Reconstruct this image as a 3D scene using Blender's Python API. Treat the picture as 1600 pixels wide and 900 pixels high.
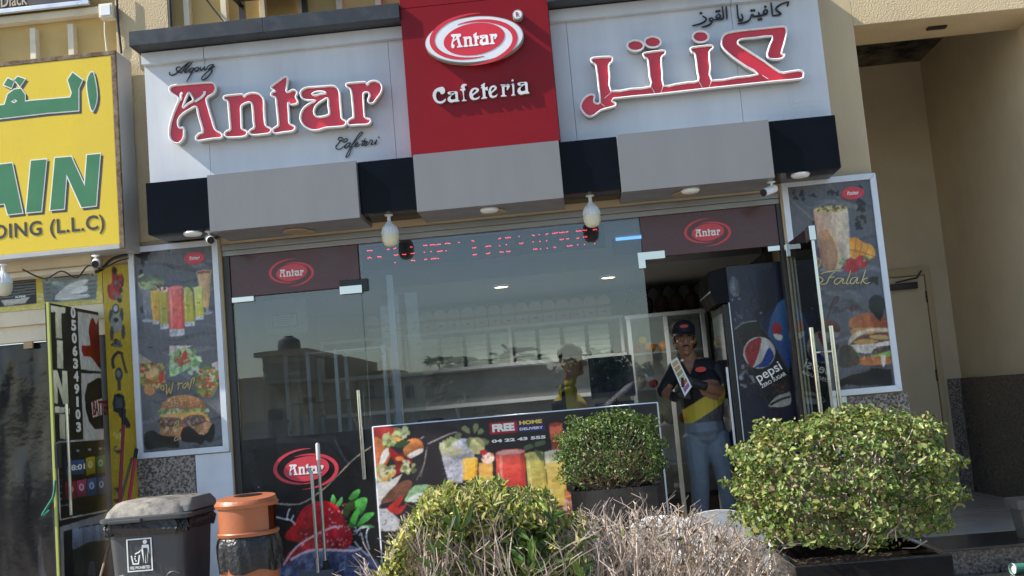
import bpy, bmesh, math, random
import numpy as np
from mathutils import Vector, Matrix
R = math.radians
rng = random.Random(7)
nrg = np.random.RandomState(11)
for o in list(bpy.data.objects): bpy.data.objects.remove(o)
scene = bpy.context.scene
COL = scene.collection

# ------------------------------------------------------------------ camera
F = 1720.; YAW, PIT, ROL = 0.0535328, 0.1103321, -0.0862927
CAM = (0., -8., 1.42)
_cy, _sy, _cp, _sp, _cr, _sr = math.cos(YAW), math.sin(YAW), math.cos(PIT), math.sin(PIT), math.cos(ROL), math.sin(ROL)
FW = Vector((-_sy*_cp, _cy*_cp, _sp)); R0 = Vector((_cy, _sy, 0)); U0 = R0.cross(FW)
RT = _cr*R0 + _sr*U0; UP = -_sr*R0 + _cr*U0
cd = bpy.data.cameras.new('camera'); cam = bpy.data.objects.new('camera', cd); COL.objects.link(cam)
cd.sensor_width = 36; cd.lens = 36*F/1600; cd.clip_start = .05; cd.clip_end = 800
m = Matrix.Identity(4)
for i in range(3):
    m[i][0], m[i][1], m[i][2], m[i][3] = RT[i], UP[i], -FW[i], CAM[i]
cam.matrix_world = m
scene.camera = cam
scene.render.resolution_x, scene.render.resolution_y = 1024, 576

# ------------------------------------------------------------------ world, sun, exposure
SUN = Vector((-1, -.25, .95)).normalized()          # towards the sun
w = bpy.data.worlds.new('World'); scene.world = w; w.use_nodes = True
wn = w.node_tree.nodes; wl = w.node_tree.links
sky = wn.new('ShaderNodeTexSky'); sky.sky_type = 'NISHITA'; sky.sun_disc = False
sky.sun_elevation = math.asin(SUN.z); sky.sun_rotation = math.atan2(SUN.x, SUN.y)
sky.air_density = 1.1; sky.dust_density = .7; sky.ozone_density = 1.5
wl.new(sky.outputs[0], wn['Background'].inputs[0]); wn['Background'].inputs[1].default_value = .13
sd = bpy.data.lights.new('sun', 'SUN'); so = bpy.data.objects.new('sun', sd); COL.objects.link(so)
sd.energy = 5.; sd.angle = R(.5); sd.color = (1, .93, .82)
so.rotation_euler = (-SUN).to_track_quat('-Z', 'Y').to_euler(); so.location = (-8, -6, 12)
vs = scene.view_settings; vs.view_transform = 'Standard'; vs.look = 'None'; vs.gamma = 1
vs.exposure = .72; vs.use_curve_mapping = False

# ------------------------------------------------------------------ pixel <-> facade helpers (facade planes at known depth)
def P(px, py, Y=0.):
    d = FW + RT*((px-800)/F) - UP*((py-450)/F); t = (Y-CAM[1])/d.y
    return (CAM[0]+t*d.x, CAM[2]+t*d.z)
def P3(px, py, Y): a = P(px, py, Y); return Vector((a[0], Y, a[1]))
def PX(px, py, X):
    d = FW + RT*((px-800)/F) - UP*((py-450)/F); t = (X-CAM[0])/d.x
    return (CAM[1]+t*d.y, CAM[2]+t*d.z)
def lin(c):
    return tuple((v/255/12.92 if v/255 <= .04045 else ((v/255+.055)/1.055)**2.4) for v in c)

# ------------------------------------------------------------------ materials
MATS = {}
def mat(name, col=(.5, .5, .5), rough=.5, metal=0., bump=0., bscale=60., var=.06, vscale=6., spec=.5, coat=0., emit=None, es=1., attr=None, trans=0., detail=4.):
    if name in MATS: return MATS[name]
    M = bpy.data.materials.new(name); M.use_nodes = True; nt = M.node_tree; n = nt.nodes; l = nt.links
    b = n['Principled BSDF']; b.inputs['Roughness'].default_value = rough; b.inputs['Metallic'].default_value = metal
    b.inputs['Specular IOR Level'].default_value = spec; b.inputs['Coat Weight'].default_value = coat; b.inputs['Coat Roughness'].default_value = .08
    tc = n.new('ShaderNodeTexCoord'); nz = n.new('ShaderNodeTexNoise'); nz.inputs['Scale'].default_value = vscale; nz.inputs['Detail'].default_value = detail
    l.new(tc.outputs['Object'], nz.inputs['Vector'])
    mr = n.new('ShaderNodeMapRange'); mr.inputs[1].default_value = .3; mr.inputs[2].default_value = .7
    mr.inputs[3].default_value = 1-var; mr.inputs[4].default_value = 1+var; l.new(nz.outputs['Fac'], mr.inputs[0])
    hs = n.new('ShaderNodeVectorMath'); hs.operation = 'SCALE'
    if attr:
        at = n.new('ShaderNodeAttribute'); at.attribute_name = attr; l.new(at.outputs['Color'], hs.inputs[0])
    else: hs.inputs[0].default_value = col[:3]
    l.new(mr.outputs[0], hs.inputs['Scale']); l.new(hs.outputs[0], b.inputs['Base Color'])
    rr = n.new('ShaderNodeMapRange'); rr.inputs[1].default_value = .3; rr.inputs[2].default_value = .7
    rr.inputs[3].default_value = max(0, rough*.8); rr.inputs[4].default_value = min(1, rough*1.2); l.new(nz.outputs['Fac'], rr.inputs[0]); l.new(rr.outputs[0], b.inputs['Roughness'])
    if bump:
        n2 = n.new('ShaderNodeTexNoise'); n2.inputs['Scale'].default_value = bscale; n2.inputs['Detail'].default_value = 3; l.new(tc.outputs['Object'], n2.inputs['Vector'])
        bp = n.new('ShaderNodeBump'); bp.inputs['Strength'].default_value = bump; bp.inputs['Distance'].default_value = .01
        l.new(n2.outputs['Fac'], bp.inputs['Height']); l.new(bp.outputs[0], b.inputs['Normal'])
    if emit: b.inputs['Emission Color'].default_value = (*emit, 1); b.inputs['Emission Strength'].default_value = es
    if trans:
        t = n.new('ShaderNodeBsdfTranslucent'); l.new(hs.outputs[0], t.inputs['Color']); mx = n.new('ShaderNodeMixShader'); mx.inputs[0].default_value = trans
        l.new(b.outputs[0], mx.inputs[1]); l.new(t.outputs[0], mx.inputs[2]); l.new(mx.outputs[0], n['Material Output'].inputs[0])
    MATS[name] = M; return M
def glass(name, tint, refl, rough=0., dust=0.):
    if name in MATS: return MATS[name]
    M = bpy.data.materials.new(name); M.use_nodes = True; nt = M.node_tree; n = nt.nodes; l = nt.links
    n.remove(n['Principled BSDF'])
    t = n.new('ShaderNodeBsdfTransparent'); t.inputs[0].default_value = (*tint, 1)
    g = n.new('ShaderNodeBsdfGlossy'); g.inputs['Roughness'].default_value = rough; g.inputs[0].default_value = (.93, .95, .97, 1)
    f = n.new('ShaderNodeFresnel'); f.inputs[0].default_value = 1.5
    tc = n.new('ShaderNodeTexCoord'); nz = n.new('ShaderNodeTexNoise'); nz.inputs['Scale'].default_value = 1.3; nz.inputs['Detail'].default_value = 1
    l.new(tc.outputs['Object'], nz.inputs['Vector'])
    bp = n.new('ShaderNodeBump'); bp.inputs['Strength'].default_value = .05; bp.inputs['Distance'].default_value = .01; l.new(nz.outputs['Fac'], bp.inputs['Height']); l.new(bp.outputs[0], g.inputs['Normal'])
    a = n.new('ShaderNodeMath'); a.operation = 'ADD'; a.inputs[1].default_value = refl-.04; a.use_clamp = True; l.new(f.outputs[0], a.inputs[0])
    mx = n.new('ShaderNodeMixShader'); l.new(a.outputs[0], mx.inputs[0]); l.new(t.outputs[0], mx.inputs[1]); l.new(g.outputs[0], mx.inputs[2])
    out = mx
    if dust:                                              # thin uneven film of street dust and wiping marks
        df_ = n.new('ShaderNodeBsdfDiffuse'); df_.inputs[0].default_value = (.55, .53, .5, 1); mp = n.new('ShaderNodeMapping'); mp.inputs['Scale'].default_value = (2.2, 1, .9); mp.inputs['Rotation'].default_value = (0, .6, 0); l.new(tc.outputs['Object'], mp.inputs[0])
        n3 = n.new('ShaderNodeTexNoise'); n3.inputs['Scale'].default_value = 2.4; n3.inputs['Detail'].default_value = 8; n3.inputs['Roughness'].default_value = .7; l.new(mp.outputs[0], n3.inputs['Vector'])
        r3 = n.new('ShaderNodeMapRange'); r3.inputs[1].default_value = .45; r3.inputs[2].default_value = .8; r3.inputs[3].default_value = 0; r3.inputs[4].default_value = dust*2; l.new(n3.outputs['Fac'], r3.inputs[0])
        out = n.new('ShaderNodeMixShader'); l.new(r3.outputs[0], out.inputs[0]); l.new(mx.outputs[0], out.inputs[1]); l.new(df_.outputs[0], out.inputs[2])
    l.new(out.outputs[0], n['Material Output'].inputs[0]); MATS[name] = M; return M
def granite(name, c1, c2, c3, scale=70., rough=.3):
    if name in MATS: return MATS[name]
    M = mat(name, c1, rough); nt = M.node_tree; n = nt.nodes; l = nt.links; b = n['Principled BSDF']
    tc = n.new('ShaderNodeTexCoord'); v = n.new('ShaderNodeTexVoronoi'); v.inputs['Scale'].default_value = scale; l.new(tc.outputs['Object'], v.inputs['Vector'])
    nz = n.new('ShaderNodeTexNoise'); nz.inputs['Scale'].default_value = scale*.9; nz.inputs['Detail'].default_value = 5; l.new(tc.outputs['Object'], nz.inputs['Vector'])
    ad = n.new('ShaderNodeMath'); ad.operation = 'MULTIPLY_ADD'; ad.inputs[1].default_value = .55; l.new(v.outputs['Distance'], ad.inputs[0]); l.new(nz.outputs['Fac'], ad.inputs[2])
    cr = n.new('ShaderNodeValToRGB'); e = cr.color_ramp.elements; e[0].position = .5; e[0].color = (*c2, 1); e[1].position = .95; e[1].color = (*c3, 1)
    k = cr.color_ramp.elements.new(.7); k.color = (*c1, 1); l.new(ad.outputs[0], cr.inputs[0]); l.new(cr.outputs[0], b.inputs['Base Color']); return M
def stained(name, c1, c2, scale, lo, hi, rough=.8, bump=.2, bscale=40, stretch=(1, 1, 1), spec=.5):
    if name in MATS: return MATS[name]
    M = mat(name, c1, rough, bump=bump, bscale=bscale, spec=spec); nt = M.node_tree; n = nt.nodes; l = nt.links; b = n['Principled BSDF']
    tc = n.new('ShaderNodeTexCoord'); mp = n.new('ShaderNodeMapping'); mp.inputs['Scale'].default_value = stretch; l.new(tc.outputs['Object'], mp.inputs[0])
    nz = n.new('ShaderNodeTexNoise'); nz.inputs['Scale'].default_value = scale; nz.inputs['Detail'].default_value = 7; nz.inputs['Roughness'].default_value = .65; l.new(mp.outputs[0], nz.inputs['Vector'])
    mr = n.new('ShaderNodeMapRange'); mr.inputs[1].default_value = lo; mr.inputs[2].default_value = hi; l.new(nz.outputs['Fac'], mr.inputs[0])
    mx = n.new('ShaderNodeMix'); mx.data_type = 'RGBA'; mx.inputs[6].default_value = (*c1, 1); mx.inputs[7].default_value = (*c2, 1); l.new(mr.outputs[0], mx.inputs[0]); l.new(mx.outputs[2], b.inputs['Base Color']); return M

STUCCO = stained('beige_stucco', (.62, .50, .31), (.52, .41, .25), 2.2, .35, .78, .9, .75, 85)
STUCCO_S = stained('beige_smooth_render', (.60, .48, .30), (.50, .395, .25), 2.2, .35, .8, .85, .15, 25, stretch=(1.5, 1.5, .35))
PANELY = stained('ochre_panel', (.60, .43, .17), (.50, .36, .15), 3, .4, .75, .8, .1)
CREAM = stained('cream_trim', (.72, .65, .50), (.55, .48, .36), 5, .45, .8, .75, .1)
ACP_W = stained('silver_white_cladding', (.62, .65, .69), (.50, .525, .565), 3, .36, .82, .4, .0, stretch=(1.3, 1, .22))
ACP_G = stained('brushed_grey_cladding', (.195, .20, .21), (.175, .18, .19), 4, .35, .75, .4, .03, stretch=(1.4, 1, .3))
ACP_B = mat('gloss_black_cladding', (.0035, .0045, .0075), .16, var=.2, spec=.09)
ACP_CAP = stained('dark_grey_cap', (.022, .027, .034), (.06, .068, .076), 9, .5, .85, .42, .06)
ACP_R = stained('red_cladding', (.225, .0055, .011), (.175, .005, .010), 1.6, .3, .8, .34, .02, spec=.22)
SIDE = mat('letter_return_metal', (.40, .40, .37), .4, .3)
RED = mat('red_acrylic', (.60, .022, .038), .22, coat=.3)
WHT = mat('white_acrylic', (.82, .83, .84), .3)
BLACKP = mat('black_paint', (.015, .016, .02), .4)
CHROME = mat('polished_steel', (.62, .62, .60), .16, 1., bump=.12, bscale=5)
ALU = mat('satin_aluminium', (.66, .69, .73), .32, .55)
ALUW = mat('white_aluminium', (.70, .74, .80), .35, .1)
DFRAME = mat('dark_bronze_frame', (.05, .047, .045), .35, .4)
MAROON = mat('maroon_film', (.085, .028, .030), .3, var=.12, coat=.2)
GRAN = granite('brown_speckled_granite', (.115, .095, .085), (.022, .019, .018), (.34, .29, .26), 62)
GRAN_D = granite('dark_speckled_granite', (.06, .05, .045), (.014, .012, .012), (.17, .145, .13), 55)
BLKMARBLE = stained('black_marble', (.022, .021, .021), (.10, .095, .09), 7, .55, .9, .2, .02, stretch=(.4, 3, 1))
GLASS = glass('tinted_glass', (.78, .81, .83), .078, dust=.03)
GLASSD = glass('clear_door_glass', (.80, .88, .87), .055)
GLASSC = glass('cabinet_glass', (.92, .95, .95), .03)
PRINT = mat('gloss_print', rough=.3, attr='Col', var=.04, coat=.12, bump=.16, bscale=7)
PRINTM = mat('satin_print', rough=.42, attr='Col', var=.05, bump=.03, bscale=9)
DARKP = mat('dark_grey_plastic', (.050, .054, .060), .45, bump=.12, bscale=220)
BLKP = mat('black_plastic', (.012, .012, .013), .32)
BAG = mat('black_bag_film', (.014, .015, .016), .34, bump=1., bscale=38)
TERRA = stained('terracotta_plastic', (.36, .115, .045), (.27, .10, .05), 7, .45, .8, .42, .06)
WPLAST = mat('white_plastic', (.78, .80, .80), .34)
WINT = mat('interior_white', (.60, .62, .62), .5)
STEEL = mat('stainless_steel', (.45, .46, .46), .3, .9)
SOIL = mat('dry_soil', (.09, .06, .04), .95, bump=.8, bscale=40)
ASPH = mat('asphalt', (.055, .055, .055), .9, bump=.5, bscale=120)
PAVE = stained('concrete_paving', (.40, .365, .32), (.31, .28, .24), 3, .4, .75, .85, .3)
TILE = stained('beige_floor_tile', (.42, .40, .36), (.36, .34, .31), 2, .4, .8, .22, .02)
GROUT = mat('grout', (.16, .15, .14), .9)
TWIG = mat('dry_twig', (.40, .325, .265), .85, var=.5, vscale=14)
STEM = mat('green_brown_stem', (.17, .125, .075), .85, var=.2, vscale=30)
LEAF = mat('glossy_green_leaf', rough=.38, attr='Col', var=.06, trans=.32)
SKIN = mat('brown_skin', (.33, .165, .10), .5)

# ------------------------------------------------------------------ mesh collector
class MB:
    def __init__(s): s.v = []; s.f = []; s.mi = []
    def add(s, vs_, fs, mi=0):
        k = len(s.v); s.v += [tuple(v) for v in vs_]; s.f += [tuple(i+k for i in f) for f in fs]; s.mi += [mi]*len(fs); return s
    def box(s, x0, x1, y0, y1, z0, z1, b=0., mi=0):
        if b <= 0:
            return s.add([(x, y, z) for z in (z0, z1) for y in (y0, y1) for x in (x0, x1)],
                         [(0, 2, 3, 1), (4, 5, 7, 6), (0, 1, 5, 4), (2, 6, 7, 3), (0, 4, 6, 2), (1, 3, 7, 5)], mi)
        bm = bmesh.new(); bmesh.ops.create_cube(bm, size=1)
        for v in bm.verts: v.co = ((x0+x1)/2+v.co.x*(x1-x0), (y0+y1)/2+v.co.y*(y1-y0), (z0+z1)/2+v.co.z*(z1-z0))
        bmesh.ops.bevel(bm, geom=bm.edges[:], offset=b, segments=2, profile=.6, affect='EDGES'); s.bm(bm, mi); return s
    def bm(s, bm, mi=0):
        bm.verts.index_update(); s.add([v.co for v in bm.verts], [[v.index for v in f.verts] for f in bm.faces], mi); bm.free(); return s
    def prism(s, poly, y0, y1, mi=0):                    # polygon in X,Z extruded along Y
        n = len(poly); a = sum(poly[i][0]*poly[(i+1) % n][1]-poly[(i+1) % n][0]*poly[i][1] for i in range(n))
        if a < 0: poly = poly[::-1]
        s.add([(x, y0, z) for x, z in poly]+[(x, y1, z) for x, z in poly],
              [tuple(range(n)), tuple(range(2*n-1, n-1, -1))]+[(i, i+n, (i+1) % n+n, (i+1) % n) for i in range(n)], mi); return s
    def prismx(s, poly, x0, x1, mi=0):                   # polygon in Y,Z extruded along X
        n = len(poly); a = sum(poly[i][0]*poly[(i+1) % n][1]-poly[(i+1) % n][0]*poly[i][1] for i in range(n))
        if a < 0: poly = poly[::-1]
        s.add([(x0, y, z) for y, z in poly]+[(x1, y, z) for y, z in poly],
              [tuple(range(n-1, -1, -1)), tuple(range(n, 2*n))]+[((i+1) % n, (i+1) % n+n, i+n, i) for i in range(n)], mi); return s
    def tube(s, pts, rad, n=8, flat=(1, 1), mi=0, caps=True):
        pts = [Vector(p) for p in pts]; N = len(pts)
        if not hasattr(rad, '__len__'): rad = [rad]*N
        vs_ = []; up = None
        for i, p in enumerate(pts):
            d = (pts[min(i+1, N-1)]-pts[max(i-1, 0)]);
            if d.length < 1e-9: d = Vector((0, 0, 1))
            d.normalize()
            if up is None: up = Vector((0, 1, 0)) if abs(d.y) < .9 else Vector((1, 0, 0))
            u = (up-d*up.dot(d)); u = u.normalized() if u.length > 1e-6 else d.orthogonal().normalized()
            up = u; v = d.cross(u)
            for k in range(n):
                a = 2*math.pi*k/n; vs_.append(p+(u*math.cos(a)*flat[0]+v*math.sin(a)*flat[1])*rad[i])
        fs = [(i*n+k, i*n+(k+1) % n, (i+1)*n+(k+1) % n, (i+1)*n+k) for i in range(N-1) for k in range(n)]
        if caps: fs += [tuple(range(n-1, -1, -1)), tuple(range((N-1)*n, N*n))]
        return s.add(vs_, fs, mi)
    def lathe(s, prof, c=(0, 0, 0), n=24, mi=0, sx=1, sy=1, caps=True):   # profile of (r, z) about a vertical axis
        N = len(prof); vs_ = [(c[0]+r*sx*math.cos(2*math.pi*k/n), c[1]+r*sy*math.sin(2*math.pi*k/n), c[2]+z) for r, z in prof for k in range(n)]
        fs = [(i*n+k, i*n+(k+1) % n, (i+1)*n+(k+1) % n, (i+1)*n+k) for i in range(N-1) for k in range(n)]
        if caps: fs += [tuple(range(n-1, -1, -1)), tuple(range((N-1)*n, N*n))]
        return s.add(vs_, fs, mi)
    def ball(s, c, r, n=12, mi=0):
        if not hasattr(r, '__len__'): r = (r, r, r)
        prof = [(math.sin(math.pi*i/(n//2)), -math.cos(math.pi*i/(n//2))) for i in range(n//2+1)]; prof[0] = (.02, -1); prof[-1] = (.02, 1)
        k = len(s.v); s.lathe(prof, n=n, mi=mi)
        for i in range(k, len(s.v)): x, y, z = s.v[i]; s.v[i] = (c[0]+x*r[0], c[1]+y*r[1], c[2]+z*r[2])
        return s
    def build(s, name, mats, parent=None, kind=None, smooth=None, label=None):
        me = bpy.data.meshes.new(name); off = Vector(parent.get('_w', (0, 0, 0))) if parent else Vector((0, 0, 0))
        me.from_pydata([tuple(Vector(v)-off) for v in s.v], [], s.f)
        for mm in (mats if isinstance(mats, (list, tuple)) else [mats]): me.materials.append(mm)
        if any(s.mi): me.polygons.foreach_set('material_index', s.mi)
        if smooth is not None:
            try: me.shade_smooth() if smooth is True else me.set_sharp_from_angle(angle=R(smooth))
            except Exception: pass
            if smooth is not True: me.polygons.foreach_set('use_smooth', [True]*len(me.polygons))
        me.update()
        return link(me, name, parent, kind, label)
def link(me, name, parent=None, kind=None, label=None):
    o = bpy.data.objects.new(name, me); COL.objects.link(o)
    if parent: o.parent = parent; o['_w'] = parent.get('_w', (0, 0, 0))
    if kind: o['kind'] = kind
    if label: o['label'] = label
    return o
def thing(name, label, cat, loc=(0, 0, 0), group=None):
    o = bpy.data.objects.new(name, None); COL.objects.link(o); o.location = loc; o['_w'] = tuple(loc); o.empty_display_size = .1
    return tag(o, label, cat, group)
def tag(o, label, cat, group=None):
    o['label'] = label; o['category'] = cat
    if group: o['group'] = group
    return o
def dup(root, loc, label=None, rotz=None, scale=None):
    r = root.copy(); COL.objects.link(r); r.location = loc
    if rotz is not None: r.rotation_euler = (0, 0, rotz)
    if scale: r.scale = scale
    if label: r['label'] = label
    for c in list(root.children):
        k = c.copy(); COL.objects.link(k); k.parent = r
        for g in c.children: q = g.copy(); COL.objects.link(q); q.parent = k
    return r
def box1(name, M, parent, *a, b=0., **k): return MB().box(*a, b=b).build(name, M, parent, **k)
def empties_fix(): 
    for o in bpy.data.objects:
        if '_w' in o: del o['_w']
def cr_smooth(pts, k=4, closed=False):
    n = len(pts); out = []
    for i in range(n if closed else n-1):
        g = (lambda j: pts[j % n]) if closed else (lambda j: pts[max(0, min(n-1, j))])
        p0, p1, p2, p3 = g(i-1), g(i), g(i+1), g(i+2)
        for s in range(k):
            t = s/k; out.append(tuple(.5*((2*b)+(c-a)*t+(2*a-5*b+4*c-d)*t*t+(3*b-a-3*c+d)*t**3) for a, b, c, d in zip(p0, p1, p2, p3)))
    if not closed: out.append(tuple(pts[-1]))
    return out
def curve_mesh(loops, depth, offset=0.):
    c = bpy.data.curves.new('c', 'CURVE'); c.dimensions = '2D'; c.fill_mode = 'BOTH'; c.extrude = depth/2; c.offset = offset
    for lp in loops:
        s = c.splines.new('POLY'); s.points.add(len(lp)-1); s.use_cyclic_u = True
        for i, p in enumerate(lp): s.points[i].co = (p[0], p[1], 0, 1)
    return ev(c)
def text_raw(t, depth=.002, bold=0., shear=0., spacing=1.):
    c = bpy.data.curves.new('t', 'FONT'); c.body = t; c.extrude = depth/2; c.offset = bold; c.shear = shear; c.space_character = spacing; c.resolution_u = 3
    return ev(c)
def ev(c):
    o = bpy.data.objects.new('tmp', c); COL.objects.link(o); me = bpy.data.meshes.new_from_object(o)
    vs_ = [tuple(v.co) for v in me.vertices]; fs = [tuple(p.vertices) for p in me.polygons]
    bpy.data.objects.remove(o); bpy.data.curves.remove(c); bpy.data.meshes.remove(me); return vs_, fs
def outline(loops, Y, depth, offset=0.):                 # loops in X,Z; front face at Y, going back by depth
    v, f = curve_mesh(loops, depth, offset); m_ = MB(); m_.add([(x, Y+depth/2-z, y) for x, y, z in v], f); return m_
def text_box(t, x0, x1, z0, z1, Y, depth=.003, bold=0., shear=0., spacing=1., slope=0.):
    v, f = text_raw(t, 1., bold, shear, spacing); xs = [a[0] for a in v]; zs = [a[1] for a in v]
    ax, bx, az, bz = min(xs), max(xs), min(zs), max(zs); m_ = MB()
    m_.add([(x0+(a[0]-ax)/(bx-ax)*(x1-x0), Y-depth*(a[2]+.5), z0+(a[1]-az)/(bz-az)*(z1-z0)+slope*((a[0]-ax)/(bx-ax))*(x1-x0)) for a in v], f); return m_
def crop(ox, oy, s, Y): return lambda x, y: P(ox+x/s, oy+y/s, Y)
def strokes(pls, fn, Y, rad, n=6, sm=3, taper=True):
    m_ = MB()
    for k, pl in enumerate(pls):
        q = [fn(*p) for p in pl]
        if len(q) == 1: m_.ball((q[0][0], Y, q[0][1]), (rad*1.25, rad*.5, rad*1.25), 8); continue
        q = cr_smooth(q, sm); N = len(q)
        rr = [rad*(.65+.35*math.sin(math.pi*min(1, i/max(1, N-1)))) if taper else rad for i in range(N)]
        m_.tube([(x, Y-.0004*k, z) for x, z in q], rr, n, (.5, 1))
    return m_

# ------------------------------------------------------------------ flat prints: vertex-coloured sheets painted in code
class Pic:
    def __init__(s, u0, u1, v0, v1, cell, bg, nz=.06):
        s.u0, s.u1, s.v0, s.v1 = u0, u1, v0, v1; s.nx = max(2, int((u1-u0)/cell)); s.ny = max(2, int((v1-v0)/cell))
        U, V = np.meshgrid(np.linspace(u0, u1, s.nx+1), np.linspace(v0, v1, s.ny+1)); s.U, s.V = U, V
        s.A = np.ones((s.ny+1, s.nx+1, 3))*np.array(bg, float); s.fn = lambda x, y: (x, y)
        s.N = s.noise(9)*.6+s.noise(28)*.4
    def noise(s, k):
        g = nrg.rand(k+2, k+2); x = np.linspace(0, k, s.nx+1); y = np.linspace(0, k*(s.v1-s.v0)/(s.u1-s.u0) % k if False else k, s.ny+1)
        xi = x.astype(int); yi = y.astype(int); fx = x-xi; fy = (y-yi)[:, None]; fx = fx*fx*(3-2*fx); fy = fy*fy*(3-2*fy)
        return (g[np.ix_(yi, xi)]*(1-fx)+g[np.ix_(yi, xi+1)]*fx)*(1-fy)+(g[np.ix_(yi+1, xi)]*(1-fx)+g[np.ix_(yi+1, xi+1)]*fx)*fy
    def mask(s, q):
        us = [p[0] for p in q]; v_ = [p[1] for p in q]
        i0 = max(0, int((min(us)-s.u0)/(s.u1-s.u0)*s.nx)); i1 = min(s.nx+1, int((max(us)-s.u0)/(s.u1-s.u0)*s.nx)+2)
        j0 = max(0, int((min(v_)-s.v0)/(s.v1-s.v0)*s.ny)); j1 = min(s.ny+1, int((max(v_)-s.v0)/(s.v1-s.v0)*s.ny)+2)
        if i1 <= i0 or j1 <= j0: return None
        X, Y = s.U[j0:j1, i0:i1], s.V[j0:j1, i0:i1]; M_ = np.zeros(X.shape, bool); n = len(q)
        for k in range(n):
            (xa, ya), (xb, yb) = q[k], q[(k+1) % n]
            if ya == yb: continue
            M_ ^= ((ya > Y) != (yb > Y)) & (X < (xb-xa)*(Y-ya)/(yb-ya)+xa)
        return (slice(j0, j1), slice(i0, i1)), M_, X, Y
    def raw(s, q, col, a=1., col2=None, ax='u', nz=0.):
        r = s.mask(q)
        if r is None: return s
        sl, M_, X, Y = r; c = np.array(col, float)*np.ones(X.shape+(1,))
        if col2 is not None:
            T = X if ax == 'u' else -Y; t = ((T-T.min())/(T.max()-T.min()+1e-9))[..., None]
            if ax == 'm': pass
            c = c*(1-t)+np.array(col2, float)*t
        if nz: c = c*(1+nz*2*(s.N[sl]-.5)[..., None]+nz*.8*(nrg.rand(*X.shape)-.5)[..., None])
        a_ = (M_*a)[..., None]; s.A[sl] = s.A[sl]*(1-a_)+c*a_; return s
    def poly(s, pts, col, a=1., sm=0, col2=None, ax='u', nz=.15):
        if sm: pts = cr_smooth(pts, sm, True)
        return s.raw([s.fn(*p) for p in pts], col, a, col2, ax, nz)
    def ell(s, x, y, rx, ry, col, a=1., rot=0., col2=None, ax='u', nz=.12, n=26):
        c, d = math.cos(R(rot)), math.sin(R(rot))
        return s.poly([(x+rx*math.cos(t)*c-ry*math.sin(t)*d, y+rx*math.cos(t)*d+ry*math.sin(t)*c) for t in (2*math.pi*k/n for k in range(n))], col, a, 0, col2, ax, nz)
    def line(s, pts, wd, col, a=1., sm=3, taper=False):
        if sm: pts = cr_smooth(pts, sm)
        n = len(pts)
        for i in range(n-1):
            (x0, y0), (x1, y1) = pts[i], pts[i+1]; L = math.hypot(x1-x0, y1-y0) or 1; k = wd/2*((1-abs(2*i/n-1)) if taper else 1)
            ux, uy = -(y1-y0)/L*k, (x1-x0)/L*k; ex, ey = (x1-x0)/L*k*.5, (y1-y0)/L*k*.5
            s.poly([(x0+ux-ex, y0+uy-ey), (x1+ux+ex, y1+uy+ey), (x1-ux+ex, y1-uy+ey), (x0-ux-ex, y0-uy-ey)], col, a, nz=0)
        return s
    def spots(s, box, n, r, cols, a=.9, asp=.7, shape=None):
        x0, y0, x1, y1 = box
        for _ in range(n):
            x = rng.uniform(x0, x1); y = rng.uniform(y0, y1); q = rng.uniform(*r)
            if shape and not shape(x, y): continue
            s.ell(x, y, q, q*rng.uniform(asp*.6, 1), rng.choice(cols), a, rng.uniform(0, 180), nz=.1, n=9)
        return s
    def ring(s, x, y, rx, ry, t0, t1, w0, w1, col, rot=0., a=1.):        # a swoosh: arc whose width runs w0 -> w1 -> 0
        c, d = math.cos(R(rot)), math.sin(R(rot)); o = []; i_ = []; n = 30
        for k in range(n+1):
            t = R(t0+(t1-t0)*k/n); wd = (w0+(w1-w0)*math.sin(math.pi*k/n))/2
            for L, sg in ((o, 1), (i_, -1)):
                X = (rx+sg*wd)*math.cos(t); Y = (ry+sg*wd*.75)*math.sin(t); L.append((x+X*c-Y*d, y+X*d+Y*c))
        return s.poly(o+i_[::-1], col, a, nz=.05)
    def build(s, name, parent, to3, M, label=None, thick=None):
        nv = (s.nx+1)*(s.ny+1); off = Vector(parent.get('_w', (0, 0, 0))) if parent else Vector((0, 0, 0))
        co = np.stack([np.asarray(a, float)*np.ones(s.U.shape) for a in to3(s.U, s.V)], -1).reshape(-1, 3)-np.array(off)
        i = np.arange(s.nx*s.ny); j = i//s.nx; k = i % s.nx; a = j*(s.nx+1)+k
        fc = np.stack([a, a+1, a+s.nx+2, a+s.nx+1], 1)
        me = bpy.data.meshes.new(name); me.vertices.add(nv); me.vertices.foreach_set('co', co.astype(np.float32).ravel())
        me.loops.add(len(i)*4); me.loops.foreach_set('vertex_index', fc.astype(np.int32).ravel())
        me.polygons.add(len(i)); me.polygons.foreach_set('loop_start', (i*4).astype(np.int32)); me.polygons.foreach_set('loop_total', np.full(len(i), 4, np.int32))
        me.polygons.foreach_set('use_smooth', np.ones(len(i), bool))
        B = s.A.copy(); B[1:-1, 1:-1] = .36*s.A[1:-1, 1:-1]+.16*(s.A[:-2, 1:-1]+s.A[2:, 1:-1]+s.A[1:-1, :-2]+s.A[1:-1, 2:])
        B *= (1+.10*(nrg.rand(*B.shape[:2], 1)-.5)+.14*(s.noise(60)[..., None]-.5)); ca = me.color_attributes.new('Col', 'FLOAT_COLOR', 'POINT'); A = np.clip(B/255., 0, 1)
        A = np.where(A <= .04045, A/12.92, ((A+.055)/1.055)**2.4)*.92; ca.data.foreach_set('color', np.concatenate([A, np.ones(A.shape[:2]+(1,))], -1).astype(np.float32).ravel())
        me.materials.append(M); me.update(); me.validate(); return link(me, name, parent, None, label)

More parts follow.
